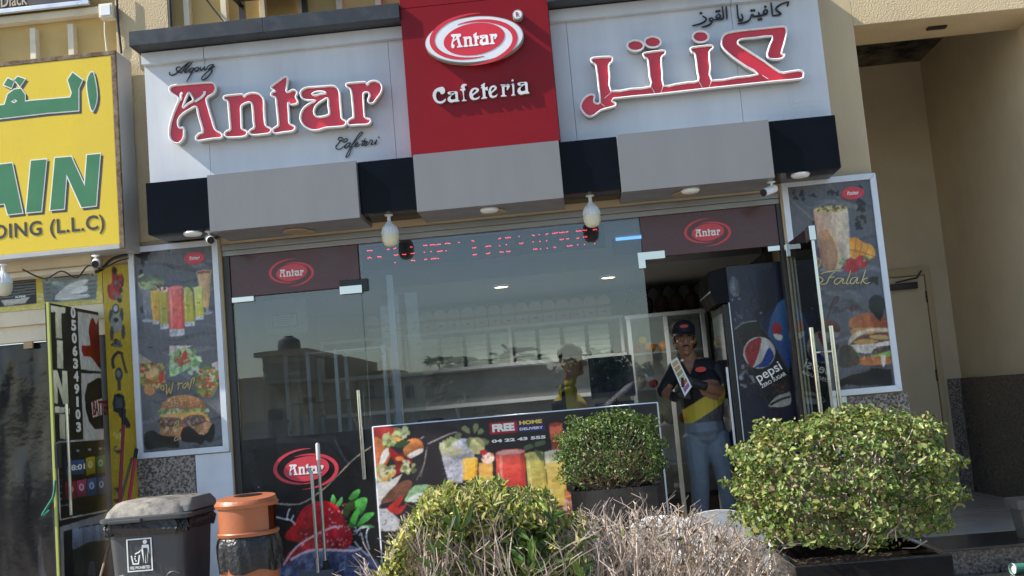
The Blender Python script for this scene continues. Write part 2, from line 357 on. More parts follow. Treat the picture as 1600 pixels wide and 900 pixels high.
# ------------------------------------------------------------------ glyph outlines
def G(ox, oy, s, pts, sm=3): return cr_smooth([(ox+x/s, oy+y/s) for x, y in pts], sm, True)
GL = {}
GL['A'] = [G(255, 115, 7.5, [(88,180),(130,150),(300,132),(560,112),(602,125),(625,160),(622,205),(590,250),(520,303),(545,420),(580,540),(610,640),(640,680),(690,710),(705,740),(680,765),(600,770),(500,785),(430,795),(398,780),(400,750),(430,715),(475,690),(455,600),(425,500),(398,398),(330,425),(250,475),(200,530),(185,590),(205,645),(243,640),(255,670),(255,740),(235,790),(190,825),(140,815),(95,770),(82,700),(95,600),(130,480),(170,380),(195,305),(140,260),(95,220)]),
           G(255, 115, 7.5, [(318,232),(340,265),(365,322),(300,365),(243,408),(258,355),(280,295),(305,245)])]
GL['n'] = [G(255, 115, 7.5, [(720,290),(745,270),(850,258),(940,252),(958,280),(990,252),(1060,235),(1130,250),(1175,290),(1190,330),(1192,425),(1199,545),(1215,620),(1273,655),(1275,685),(1247,710),(1190,718),(1100,728),(1040,722),(1018,700),(1030,670),(1075,640),(1068,560),(1060,450),(1050,370),(1020,345),(970,360),(925,395),(925,500),(930,640),(945,662),(990,685),(995,715),(960,745),(850,755),(770,755),(738,735),(735,705),(760,680),(795,660),(790,560),(780,440),(770,340),(735,320)])]
GL['t'] = [G(400, 105, 7.5, [(190,235),(260,180),(330,130),(360,120),(380,140),(372,230),(372,302),(440,275),(480,290),(490,320),(475,360),(500,410),(480,440),(420,450),(388,425),(395,560),(400,660),(430,685),(465,705),(465,735),(430,760),(340,770),(250,785),(212,770),(210,735),(250,705),(270,680),(262,560),(250,440),(240,370),(200,350),(188,325),(205,300),(235,290),(195,262)])]
GL['a'] = [G(400, 105, 7.5, [(530,320),(545,280),(600,250),(700,240),(800,235),(890,228),(950,245),(985,300),(995,420),(1005,540),(1015,610),(1060,640),(1065,670),(1030,700),(930,710),(820,720),(740,745),(660,745),(590,710),(540,650),(530,580),(560,500),(630,440),(705,402),(600,395),(550,370)]),
           G(400, 105, 7.5, [(848,375),(855,460),(865,555),(800,585),(730,590),(695,560),(690,510),(720,450),(790,400)]),
           G(400, 105, 7.5, [(668,326),(710,300),(780,295),(830,312),(760,322),(705,338)])]
GL['r'] = [G(400, 105, 7.5, [(1065,215),(1085,200),(1180,190),(1290,185),(1307,218),(1340,180),(1400,170),(1460,195),(1485,245),(1470,310),(1420,380),(1380,430),(1340,430),(1320,400),(1335,350),(1330,312),(1290,305),(1265,330),(1270,450),(1280,580),(1300,605),(1345,620),(1350,650),(1310,680),(1200,685),(1110,690),(1085,670),(1090,635),(1130,605),(1150,590),(1140,450),(1125,300),(1105,260),(1075,240)])]
GL['C'] = [G(655, 10, 5.626, [(175,720),(215,715),(235,745),(225,775),(195,785),(185,765),(165,760),(155,790),(165,830),(200,840),(240,815),(235,845),(200,865),(160,860),(128,825),(120,780),(140,740)])]
GL['f'] = [G(655, 10, 5.626, [(365,720),(385,690),(420,690),(422,705),(405,715),(412,735),(412,750),(400,755),(405,820),(425,830),(420,840),(380,845),(375,835),(388,820),(380,760),(362,750),(362,735),(378,728)])]
GL['e'] = [G(655, 10, 5.626, [(440,780),(460,735),(500,720),(530,735),(525,760),(482,792),(490,812),(520,805),(540,790),(530,820),(490,835),(455,825)]), G(655, 10, 5.626, [(470,772),(485,745),(503,745),(485,765)])]
GL['i'] = [G(655, 10, 5.626, [(810,690),(838,685),(842,775),(852,785),(850,793),(812,797),(808,785),(820,775),(815,705),(802,700)]), G(655, 10, 5.626, [(822,645),(836,658),(824,673),(808,662)])]
def gbox(ls):
    xs = [p[0] for l_ in ls for p in l_]; ys = [p[1] for l_ in ls for p in l_]; return min(xs), min(ys), max(xs), max(ys)
def gfit(ls, x0, y0, x1, y1):
    a, b, c, d = gbox(ls); return [[(x0+(x-a)/(c-a)*(x1-x0), y0+(y-b)/(d-b)*(y1-y0)) for x, y in l_] for l_ in ls]
def gw(ls, Y): return [[P(x, y, Y) for x, y in l_] for l_ in ls]
ANTAR = [gw(GL[c], -.43) for c in 'Antar']                      # word in true facade metres
_ab = gbox([l_ for g in ANTAR for l_ in g])

def logo(parent, cx, cz, wid, Y, mr=RED, mw=WHT, depth=.002, plate=None, tilt=-3.):
    k = wid/920.; c, s = math.cos(R(tilt)), math.sin(R(tilt))
    def T(x, y): x, y = (x-800)*k, -(y-430)*k; return (cx+x*c+y*s, cz-x*s+y*c)
    def arc(x, y, rx, ry, t0, t1, w0, w1, n=30):
        o, i_ = [], []
        for q in range(n+1):
            t = R(t0+(t1-t0)*q/n); d = (w0+(w1-w0)*math.sin(math.pi*q/n))/2
            o.append(T(x+(rx+d)*math.cos(t), y+(ry+d)*math.sin(t))); i_.append(T(x+(rx-d)*math.cos(t), y+(ry-d)*math.sin(t)))
        return o+i_[::-1]
    if plate: plate(T)
    ov = outline([[T(800+330*math.cos(t), 428+175*math.sin(t)) for t in (2*math.pi*q/40 for q in range(40))]], Y, depth).build('logo_oval', mr, parent)
    outline([arc(800, 390, 450, 243, 283, 80, 5, 55)], Y, depth).build('logo_swoosh', mr, parent)
    outline([arc(785, 470, 450, 240, 252, 460, 5, 55)], Y, depth).build('logo_swoosh', mr, parent)
    m_ = MB(); sc = 500*k/(_ab[2]-_ab[0])
    for g in ANTAR:
        m_b = outline([[(cx+((x-(_ab[0]+_ab[2])/2)*sc), cz+(z-(_ab[1]+_ab[3])/2)*sc*1.12+.0) for x, z in l_] for l_ in g], Y-depth-.0006, .0016); m_.add(m_b.v, m_b.f)
    m_.build('logo_lettering', mw, ov); return ov

# ------------------------------------------------------------------ ground and floors
def st(name, M, *a, b=0.): return box1(name, M, None, *a, b=b, kind='structure')
st('ground', ASPH, -150, 150, -150, 150, -.6, -.16)
st('pavement', PAVE, -40, 40, -6.2, 2.6, -.155, 0., b=.01)
st('shop_platform', GRAN_D, -6, 1.556, -.64, 3.6, .004, .285)
pt = st('platform_nosing', BLKMARBLE, -6, 1.556, -.67, -.02, .285, .30, b=.004)
af = st('alcove_base', GRAN_D, 2.235, 3.751, -.64, 2.695, .004, .285)
for x0, x1 in ((1.56, 3.2), (3.2, 5.5)): MB().box(x0+.002, x1-.002, -.67, -.065, .2855, .303, b=.004).build('tread_slab', BLKMARBLE, af)
st('alcove_lower_base', GRAN_D, 1.56, 5.5, -.637, -.0645, .004, .284)
ls_ = st('lower_step', GRAN, 1.3, 5.5, -1.02, -.645, .004, .12)
for x0, x1 in ((1.3, 2.9), (2.9, 4.4), (4.4, 5.5)): MB().box(x0+.002, x1-.002, -1.05, -.646, .1205, .138, b=.004).build('tread_slab', BLKMARBLE, ls_)
tsz = .6
for i in range(6):
    for j in range(5):
        x = 2.24+i*tsz; y = -.06+j*tsz
        if x > 3.5: continue
        MB().box(x+.002, min(x+tsz, 3.598)-.002, y+.002, min(y+tsz, 2.69)-.002, .286, .302+rng.uniform(0, .0008), b=.0015).build('floor_tile', TILE, af)
st('shop_floor', TILE, -2.50, 1.55, .02, 3.4, .286, .300)

# ------------------------------------------------------------------ building
bld = thing('building', 'beige stucco building with pilasters and recessed ochre panels above the shop', 'building', (0, 0, 0))
box1('pilaster', STUCCO, bld, -3.27, -2.86, -.06, .3, 2.9, 6.6, b=.004)
box1('pilaster', STUCCO_S, bld, -3.46, -2.56, -.05, .3, 0.004, 2.899)
box1('pilaster', STUCCO_S, bld, 1.563, 2.23, -.06, .5, 0.004, 6.6, b=.004)
box1('end_pier', STUCCO, bld, 3.752, 9., -.06, 3.6, .003, 3.9895, b=.004); box1('neighbour_wall', STUCCO_S, bld, -9., -5.21, -.02, .2, .003, 2.899)
box1('beam', STUCCO, bld, 2.2302, 9., -.06, .44, 3.99, 6.6, b=.004)
box1('back_wall', PANELY, bld, -9., 1.562, .06, .2, 2.9, 6.6)
for X in [P(x, y, 0)[0] for x, y in ((52, 60), (111, 50), (292, 20), (350, 15), (410, 12), (470, 10), (530, 8), (591, 5))]+[-4.32, -4.6, -4.88]:
    box1('mullion', CREAM, bld, X-.022, X+.022, -.012, .0598, 2.9, 4.66 if X < -3 else 6.0, b=.003)
zt = P(80, 22, -.06)[1]
box1('rail', CREAM, bld, -6.2, -3.272, -.03, .059, zt-.02, zt+.035, b=.003)
box1('rail', CREAM, bld, -6.2, -3.272, -.03, .059, 4.02, 4.10, b=.003)
box1('roof_slab', STUCCO_S, bld, -9., 9., -.06, 3.6, 6.602, 6.8)
box1('lintel', STUCCO_S, bld, -2.559, 1.5615, -.045, .0595, 2.8235, 2.8995)
# alcove walls
ALC = stained('alcove_tan_paint', (.74, .63, .45), (.58, .49, .35), 1.1, .40, .85, .85, .12, 25)
box1('alcove_back_wall', ALC, bld, 2.23, 3.598, 2.7, 2.85, .3, 4.8)
box1('alcove_side_wall', ALC, bld, 3.6, 3.75, .442, 2.85, .3, 4.8); box1('alcove_side_wall', ALC, bld, 3.6, 3.75, -.058, .4415, .303, 3.989)
box1('alcove_side_wall', ALC, bld, 2.08, 2.228, .502, 2.698, .3, 4.8)
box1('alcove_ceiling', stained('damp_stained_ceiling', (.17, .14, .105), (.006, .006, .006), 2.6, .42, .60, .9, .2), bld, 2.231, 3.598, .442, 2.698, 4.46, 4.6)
box1('granite_dado', GRAN_D, bld, 3.57, 3.599, -.05, 2.66, .303, 1.36, b=.003)
box1('granite_dado', GRAN, bld, 3.46, 3.569, 2.672, 2.699, .303, 1.36, b=.003)
box1('granite_panel', GRAN, bld, 1.862, 2.285, -.082, -.0605, .305, 1.312, b=.003)
box1('granite_panel', GRAN, bld, -3.262, -2.832, -.080, -.0505, .005, 1.298, b=.003)
box1('white_panel', ALUW, bld, -2.83, -2.562, -.072, -.0505, .305, 1.296, b=.003)
box1('white_panel', mat('white_cladding', (.74, .77, .79), .4), bld, 1.566, 1.860, -.078, -.0605, .305, 1.318, b=.003)
spot = box1('ceiling_spotlight', BLKP, bld, 2.83, 2.97, .14, .20, 3.975, 3.9895, b=.004)
# alcove door
ad = thing('steel_door', 'beige metal door at the back of the dark alcove with an overhead closer', 'door', (2.85, 2.69, .303))
box1('door_leaf', ALC, ad, 2.30, 3.36, 2.665, 2.698, .31, 2.36, b=.003)
fr = MB(); fr.box(3.365, 3.42, 2.645, 2.699, .304, 2.44, .003); fr.box(2.24, 2.295, 2.645, 2.699, .304, 2.44, .003); fr.box(2.2955, 3.3645, 2.645, 2.699, 2.366, 2.44, .003); fr.build('door_frame', STUCCO_S, ad)
cl = MB().box(3.02, 3.28, 2.61, 2.664, 2.24, 2.30, .008).build('door_closer', DFRAME, ad)
MB().tube([(3.07, 2.60, 2.31), (3.25, 2.52, 2.33), (3.33, 2.63, 2.40)], .009, 6).build('closer_arm', DFRAME, cl)
for z in (.6, 1.35, 2.1): MB().tube([(3.362, 2.655, z), (3.362, 2.655, z+.11)], .011, 8).build('hinge', DFRAME, ad)
MB().tube([(2.40, 2.62, 1.25), (2.40, 2.62, 1.40)], .012, 8).build('door_handle', CHROME, ad)

# ------------------------------------------------------------------ the shop sign canopy
sg = thing('shop_sign', 'white, red and black fascia sign reading Antar Cafeteria in raised red letters', 'sign', (-.5, -.3, 2.85))
YW = -.36
def seam(x0, x1, z0, z1): pass
xs = [-2.95, -2.50, -1.15, -1.025]
for a, b in zip(xs[:-1], xs[1:]): box1('cladding_panel', ACP_W, sg, a+.0012, b-.0012, YW, -.062, 3.242, 4.225, b=.001)
xs = [.022, .14, 1.31, 1.92]
for a, b in zip(xs[:-1], xs[1:]): box1('cladding_panel', ACP_W, sg, a+.0012, b-.0012, YW, -.062, 3.242, 4.225, b=.001)
box1('red_panel', ACP_R, sg, -1.022, .020, -.52, -.062, 3.242, 4.30, b=.002); box1('red_panel', ACP_R, sg, -1.022, .020, -.52, -.062, 4.303, 4.95, b=.002)
# cap with a step below it
for (a, b) in ((-2.95, -2.49), (-2.487, -1.0235)):
    box1('cap_soffit', ACP_W, sg, a+.001, b-.001, YW-.05, YW-.0005, 4.135, 4.2195, b=.001)
for a, b in ((-2.975, -2.0), (-1.998, -1.0235), (.0215, 1.0), (1.002, 1.95)): box1('cap', ACP_CAP, sg, a, b, -.56, -.062, 4.2255, 4.335, b=.003)
for a, b in ((.0225, 1.308), (1.311, 1.92)): box1('cap_soffit', ACP_W, sg, a+.001, b-.001, YW-.05, YW-.0005, 4.135, 4.2195, b=.001)
# checkered band of black and grey boxes
for a, b, g in ((-2.935, -2.475, 0), (-2.472, -1.412, 1), (-1.409, -1.012, 0), (-1.009, .008, 1), (.011, .408, 0), (.411, 1.448, 1), (1.451, 1.912, 0)):
    y = -.535 if g else -.48; zb = 2.835 if g else 2.87
    m_ = MB().prismx([(y, 3.240), (-.0525, 3.240), (-.0525, zb+.03), (-.09, zb), (y+.03, zb), (y, zb+.002)], a, b)
    m_.build('grey_block' if g else 'black_block', ACP_G if g else ACP_B, sg)
# raised Latin letters
def rim(lo, par):
    m_ = MB()
    for lp in lo: q = [(x, -.446, z) for x, z in lp]; m_.tube(q+q[:2], .0075, 6, (2.2, 1), caps=False)
    m_.build('letter_rim', WHT, par)
for c, lo in zip('Antar', ANTAR):
    L = outline(lo, -.432, .071).build('letter_body', SIDE, sg)
    rim(lo, L); outline(lo, -.4365, .004, -.003).build('letter_face', RED, L)
    if c == 'A': strokes([[(232,232),(214,245),(212,290),(200,318)], [(490,212),(486,245),(440,292),(375,332)]], crop(255, 115, 7.5, -.438), -.446, .010, taper=False).build('letter_inlay', WHT, L, kind='stuff')
# Arabic channel letters
c4 = lambda x, y: (895+x/5.294, 30+y/5.294); c5 = lambda x, y: (1070+x/5.625, y/5.625)
ar = [c4(*p) for p in [(150,348),(168,327),(310,318),(328,340),(320,365),(298,388),(305,480),(316,600),(480,583),(640,566),(634,480),(620,345),(598,330),(582,305),(592,287),(740,266),(765,280),(755,305),(730,328),(738,440),(750,556),(850,545)]]
ar += [c5(*p) for p in [(25,732),(118,718),(108,640),(90,492),(62,470),(48,445),(65,425),(200,408),(240,412),(243,435),(212,468),(222,590),(235,714),(450,688),(640,660),(540,595),(430,520),(340,440),(318,390),(330,330),(380,295),(500,275),(700,255),(860,238),(885,255),(890,290),(870,390),(845,478),(872,484),(868,505),(840,525),(770,530),(730,515),(720,480),(745,400),(764,326),(620,340),(500,352),(465,370),(470,400),(560,460),(700,550),(830,640),(900,640),(1000,626),(1035,642),(1038,675),(1010,702),(800,722),(300,775),(0,808)]]
ar += [c4(*p) for p in [(700,628),(335,664),(355,700),(350,725),(300,740),(230,760),(180,798),(130,810),(85,775),(65,730),(75,690),(105,650),(150,628),(180,640),(174,680),(190,702),(225,692),(215,580),(200,450),(190,388),(165,370)]]
ar = cr_smooth(ar, 2, True)
def ell_px(cx, cy, rx, ry): return [(cx+rx*math.cos(t), cy+ry*math.sin(t)) for t in (2*math.pi*k/28 for k in range(28))]
ALS = [ar, ell_px(*c4(518, 226), 68/5.294, 45/5.294), ell_px(*c4(660, 196), 68/5.294, 45/5.294), ell_px(*c5(137, 331), 71/5.625, 49/5.625)]
for i, lp in enumerate(ALS):
    lo = [[P(x, y, -.43) for x, y in lp]]
    L = outline(lo, -.432, .071).build('letter_body', SIDE, sg)
    rim(lo, L); outline(lo, -.4365, .004, -.003).build('letter_face', RED, L)
    if i == 0:
        strokes([[(320,604),(262,655)], [(222,690),(264,722)], [(652,566),(680,620)], [(745,560),(726,618)]], crop(895, 30, 5.294, -.438), -.441, .0035, sm=1).build('letter_inlay', WHT, L, kind='stuff')
        strokes([[(125,720),(157,778)], [(234,714),(210,775)], [(680,662),(732,695)]], crop(1070, 0, 5.625, -.438), -.441, .0035, sm=1).build('letter_inlay', WHT, L, kind='stuff')
# black script words
strokes([[(190,455),(165,490),(205,532),(290,520),(400,440),(520,320),(640,228),(690,208)], [(665,215),(560,350),(455,490)], [(455,335),(385,328),(342,380),(380,450),(460,460),(545,395)],
         [(745,205),(640,330),(548,455),(600,452),(660,395)], [(795,358),(720,360),(662,420),(692,458),(770,400),(800,350)], [(800,360),(700,525),(602,702)], [(845,340),(802,395),(832,440),(900,400),(902,345),(845,340)],
         [(960,330),(940,388),(980,402),(1060,318)], [(1060,318),(1042,388),(1090,390),(1140,308)], [(1130,322),(1190,282),(1280,275),(1200,350),(1150,398),(1230,388),(1230,450),(1150,560),(1040,648),(980,638),(1002,570),(1110,465),(1302,310)]],
        crop(255, 85, 16, YW), YW-.012, .0058).build('script_word', BLACKP, sg)
strokes([[(380,410),(405,368),(462,372),(450,430),(360,452),(320,398),(240,480),(172,560),(182,618),(260,636),(350,580),(440,500)], [(300,420),(232,390),(260,335),(330,345),(380,405)],
         [(540,470),(460,490),(390,580),(430,602),(510,530),(550,470),(502,575),(560,560)], [(560,560),(700,400),(838,245),(842,200),(780,230),(640,430),(520,640),(430,815),(450,842),(520,760),(562,620),(620,560)],
         [(620,560),(720,510),(732,470),(682,480),(660,548),(720,562),(800,500)], [(930,350),(842,500),(842,540),(900,500)], [(815,425),(935,425)], [(880,512),(960,480),(970,440),(912,450),(900,528),(960,532),(1022,470)],
         [(1022,470),(1062,402),(1110,430),(1062,518),(1132,510)], [(1132,510),(1230,390),(1172,498),(1212,500)], [(1265,330)]], crop(515, 195, 16.37, YW), YW-.012, .0050).build('script_word', BLACKP, sg)
strokes([[(910,20),(898,62)], [(912,20),(845,42),(797,85),(842,128),(800,140),(765,142)], [(755,28),(768,140)], [(705,88),(688,115),(715,130),(722,98),(705,88)], [(720,128),(650,146),(590,152)], [(705,64)], [(652,146),(646,112)], [(648,176)], [(668,172)],
         [(602,150),(592,128)], [(585,98)], [(606,96)], [(582,132),(568,180),(522,205),(460,216)], [(495,128),(505,172),(468,170),(455,48)], [(478,187)], [(496,184)],
         [(360,62),(368,178)], [(325,65),(336,165),(300,176),(250,182)], [(286,135),(272,160),(300,172),(308,142),(286,135)], [(278,105)], [(300,102)], [(235,165),(213,175),(225,196),(247,185),(235,165)], [(247,185),(215,226),(145,250)], [(152,150),(187,176),(150,212),(62,236)], [(140,121)]],
        crop(1070, 0, 5.625, YW), YW-.012, .0085).build('arabic_word', BLACKP, sg, kind='stuff')
p0, p1 = P(1228, 163, YW), P(1286, 152, YW); text_box('JAS ADVERTISING', p0[0], p1[0], p0[1]+.0, p0[1]+.026, YW-.0015, .001).build('small_lettering', WHT, sg, kind='stuff')
p0, p1 = P(1240, 168, YW), P(1276, 161, YW); text_box('04 333 5 444', p0[0], p1[0], p0[1]-.004, p0[1]+.014, YW-.0015, .001).build('small_lettering', WHT, sg, kind='stuff')
# oval logo on the red panel
lx, lz = P(741, 62, -.58)
def plate(T):
    e = [(lx+.345*math.cos(t), lz+.165*math.sin(t)) for t in (2*math.pi*k/56 for k in range(56))]
    b = outline([e], -.585, .064).build('logo_plate', SIDE, sg)
    outline([e], -.5875, .003, -.006).build('logo_plate_face', mat('logo_plate_white', (.70, .74, .78), .25), b)
logo(sg, lx, lz, .60, -.5895, plate=plate, depth=.0015)
# registered mark ring
rx_, rz_ = P(809, 24, -.56)
m_ = MB().add([], []); rr = outline([[(rx_+.036*math.cos(t), rz_+.036*math.sin(t)) for t in (2*math.pi*k/20 for k in range(20))]], -.575, .054).build('registered_mark', SIDE, sg)
outline([[(rx_+.028*math.cos(t), rz_+.028*math.sin(t)) for t in (2*math.pi*k/20 for k in range(20))]], -.5775, .003).build('mark_face', WHT, rr)
text_box('R', rx_-.012, rx_+.012, rz_-.017, rz_+.017, -.5785, .001, bold=.01).build('mark_letter', mat('dark_red', (.25, .02, .03), .4), rr)
# Cafeteria
K = lambda x0, y0, x1, y1: (655+x0/5.626, 10+y0/5.626, 655+x1/5.626, 10+y1/5.626)
for g in (GL['C'], gfit(GL['a'], *K(250, 752, 362, 857)), GL['f'], GL['e'], gfit(GL['t'], *K(540, 678, 612, 826)), gfit(GL['e'], *K(608, 700, 695, 816)), gfit(GL['r'], *K(712, 688, 802, 806)), GL['i'], gfit(GL['a'], *K(862, 670, 974, 788))):
    lo = gw(g, -.52); q = outline(lo, -.545, .0245, -.0028).build('letter_body', SIDE, sg); outline(lo, -.5475, .003, -.0028).build('letter_face', mat('silver_white_face', (.60, .63, .66), .3), q)
# lamps in the soffit
for px, py in ((301, 362), (765, 334), (1079, 300), (1250, 270)):
    y = -.42; z = 2.87 if px in (301, 1250) else 2.835; x = P(px, py, y)[0]
    q = MB().lathe([(.03, 0), (.062, -.002), (.066, -.012), (.055, -.026), (.02, -.030)], (x, y, z-.0005), 20).build('soffit_lamp', WPLAST, sg, smooth=50)
for px, py in ((462, 362), (470, 371), (772, 342), (1072, 312)):
    x = P(px, py, -.3)[0]; MB().lathe([(.085, 0), (.092, -.004), (.085, -.012), (.06, -.013)], (x, -.30 if py != 371 else -.2, 2.8345), 24).build('downlight_ring', mat('tan_ring', (.34, .26, .15), .5), sg, smooth=40)

# ------------------------------------------------------------------ yellow neighbour sign
ys = thing('yellow_sign', 'yellow lightbox sign with green Arabic and Latin lettering at upper left', 'sign', (-4., -.45, 2.8))
YEL = stained('yellow_vinyl', (.72, .53, .03), (.66, .48, .04), 3, .4, .8, .3, .02, stretch=(1, 1, .3)); GRN = mat('green_vinyl', (.045, .19, .085), .35); OUTW = mat('white_vinyl', (.80, .80, .74), .35); SHD = mat('dark_grey_vinyl', (.05, .045, .04), .4); RUST = stained('rusty_edge', (.10, .06, .035), (.28, .22, .15), 14, .4, .7, .8, .3)
YS = -.37
box1('sign_box', mat('grey_painted_metal', (.42, .43, .43), .45), ys, -5.4, -3.155, YS+.02, -.085, 2.81, 4.28, b=.004)
box1('sign_face', YEL, ys, -5.4, -3.19, YS, YS+.0195, 2.845, 4.245, b=.003)
fm = MB(); fm.box(-5.4, -3.155, YS-.003, YS+.0195, 4.2455, 4.28, .003); fm.box(-3.1895, -3.155, YS-.003, YS+.0195, 2.81, 4.245, .003); fm.build('sign_edge', RUST, ys)
box1('sign_lower_edge', mat('grey_painted_metal'), ys, -5.4, -3.19, YS-.003, YS+.0195, 2.81, 2.8445, b=.003)
box1('mounting_bracket', DFRAME, ys, -3.6, -3.5, -.0845, .059, 3.0, 3.06); box1('mounting_bracket', DFRAME, ys, -3.6, -3.5, -.0845, .059, 3.9, 3.96)
def ysign(loops_px, nm='letter', sm=0):
    lo = [[P(x, y, YS) for x, y in l_] for l_ in loops_px]
    o_ = outline([[(x+.018, z-.02) for x, z in l_] for l_ in lo], YS-.0008, .0008, .006).build('letter_shadow', SHD, ys)
    b = outline(lo, YS-.0022, .0012, .008).build(nm, OUTW, ys); outline(lo, YS-.0035, .001).build('letter_fill', GRN, b)
q4 = lambda L, oy=0: [(x/4, oy+y/4) for x, y in L]
ysign([cr_smooth(q4([(545,515),(580,452),(606,600),(582,692),(562,650)]), 3, True)])
ysign([q4([(455,455),(515,500),(490,555),(490,690),(300,705),(0,740),(-300,765),(-300,690),(0,660),(30,655),(50,590),(90,560),(130,555),(155,590),(155,636),(200,630),(440,610),(450,580),(425,500)]), q4([(65,635),(95,620),(110,632),(90,645)])])
ysign([q4([(25,530),(50,490),(88,508),(70,550)])]); ysign([q4([(92,500),(112,480),(155,495),(125,540)])])
ysign([q4([(345,88),(445,80),(530,265),(545,70),(625,62),(600,385),(510,395),(415,185),(400,405),(315,412)], 225)])
ysign([q4([(195,105),(290,97),(258,420),(165,428)], 225)])
ysign([q4([(-50,135),(75,120),(140,430),(50,440),(30,372),(-90,385),(-130,455),(-215,462)], 225), q4([(0,300),(-50,305),(-15,200)], 225)])
b0, b1 = P(0, 373, YS), P(163, 341, YS)
text_box('DING (L.L.C)', P(-8, 373, YS)[0], b1[0], b0[1]-.035, b0[1]+.105, YS-.002, .0012, bold=.018, spacing=1.08).build('small_lettering', SHD, ys, kind='stuff')
# dark sign above
ds = thing('dark_sign', 'dark sign with gold serif lettering cut off by the top left corner', 'sign', (-4, -.3, 4.7))
zb = P(80, 10, -.09)[1]
box1('sign_face', mat('charcoal_face', (.045, .042, .045), .5), ds, -5.4, -3.46, -.09, -.0655, zb+.022, zb+.8); box1('sign_trim', ALU, ds, -5.4, -3.46, -.095, -.0655, zb-.012, zb+.0215, b=.003)
text_box('Diack', P(2, 8, -.09)[0], P(43, 2, -.09)[0], zb+.035, zb+.13, -.092, .0015, bold=.01).build('sign_lettering', mat('gold_lettering', (.45, .36, .26), .5), ds)
# junction box
jb = thing('junction_box', 'white weatherproof junction box on the wall beside the dark sign', 'junction box', (*P(165, 27, -.12)[:1], -.12, P(165, 27, -.12)[1]))
jx, jz = P(165, 16, -.15)
box1('box_body', CREAM, jb, jx-.055, jx+.055, -.15, -.0625, jz-.055, jz+.055, b=.006); box1('box_lid', WPLAST, jb, jx-.04, jx+.04, -.158, -.1505, jz-.042, jz+.042, b=.005)
MB().tube([(jx-.03, -.1, jz-.05), (jx-.035, -.1, jz-.15), (jx-.03, -.09, jz-.3), (jx+.02, -.08, jz-.36)], .007, 6).build('cable', CREAM, jb)
MB().tube([(jx+.07, -.1, jz+.2), (jx+.072, -.1, jz-.1), (jx+.085, -.1, jz-.33)], .009, 6).build('cable', BLKP, jb)
# air conditioner above the cap
ac = thing('air_conditioner', 'grey outdoor air conditioner on brackets above the dark cap of the sign', 'air conditioner', (-2.03, -.3, 4.64))
box1('casing', mat('dusty_grey_metal', (.20, .185, .165), .7, bump=.6, bscale=90), ac, -2.34, -1.74, -.52, -.07, 4.66, 5.2, b=.012)
for x in (-2.28, -1.80): MB().box(x-.02, x+.02, -.54, -.057, 4.62, 4.6595).box(x-.02, x+.02, -.1, -.057, 4.34, 4.6195).build('bracket', DFRAME, ac)
m_ = MB()
for k in range(9): m_.tube([(-2.04+(.24-.02*k)*math.cos(t), -.523, 4.93+(.24-.02*k)*math.sin(t)) for t in (2*math.pi*j/24 for j in range(25))], .003, 4)
m_.build('fan_grille', BLKP, ac)
pp = tag(MB().tube([(-2.835, -.08, 6.5), (-2.835, -.08, 4.36)], .012, 8).build('drain_pipe', BLKP), 'thin black pipe running down beside the stucco pilaster', 'pipe')
tag(MB().tube(cr_smooth([(-2.66, .0, 4.9), (-2.55, -.02, 4.7), (-2.42, -.06, 4.5), (-2.36, -.08, 4.345)], 4), .008, 6).build('cable', BLKP), 'slack black cable dropping onto the sign cap', 'cable')

# ------------------------------------------------------------------ storefront
sf = thing('storefront', 'tinted glass shopfront under the canopy with polished header and maroon transom panels', 'shopfront', (-.5, 0, .3))
m_ = MB().box(-2.557, 1.558, -.0515, .05, 2.778, 2.822, .004); m_.build('header', mat('brushed_header_steel', (.34, .34, .335), .42, .7, bump=.15, bscale=4), sf)
box1('header_rail', mat('brushed_header_steel'), sf, -2.557, 1.558, -.035, .04, 2.737, 2.7765, b=.004)
box1('jamb', DFRAME, sf, -2.558, -2.508, -.03, .05, .302, 2.7365, b=.003); box1('jamb', DFRAME, sf, 1.530, 1.560, -.04, .05, .303, 2.7365, b=.003)
tl = box1('transom_panel', MAROON, sf, -2.505, -1.543, -.022, .012, 2.425, 2.735, b=.003)
tr = box1('transom_panel', MAROON, sf, .545, 1.528, -.022, .012, 2.435, 2.735, b=.003)
lx2, lz2 = P(456, 426, -.022); logo(sf, lx2, lz2, .33, -.0245)
lx3, lz3 = P(1106, 363, -.022); logo(sf, lx3, lz3, .33, -.0245)
box1('fixed_pane', GLASS, sf, -1.537, .540, -.006, .006, .303, 2.735)
x, z = P(552, 450, -.05); box1('patch_fitting', BLKP, sf, x-.105, x+.105, -.03, .03, 2.385, 2.475, b=.004); box1('patch_cover', CHROME, sf, x-.105, x+.06, -.035, -.0305, 2.372, 2.432, b=.002)
x, z = P(1016, 405, -.03); L = MB().prism([(.505, 2.475), (.70, 2.475), (.70, 2.42), (.555, 2.42), (.555, 2.36), (.505, 2.36)], -.032, .03); L.build('patch_fitting', CHROME, sf)
box1('patch_fitting', CHROME, sf, 1.44, 1.527, -.033, .03, 2.395, 2.4345, b=.003); box1('patch_fitting', CHROME, sf, -2.506, -2.34, -.03, .03, 2.385, 2.4245, b=.003)
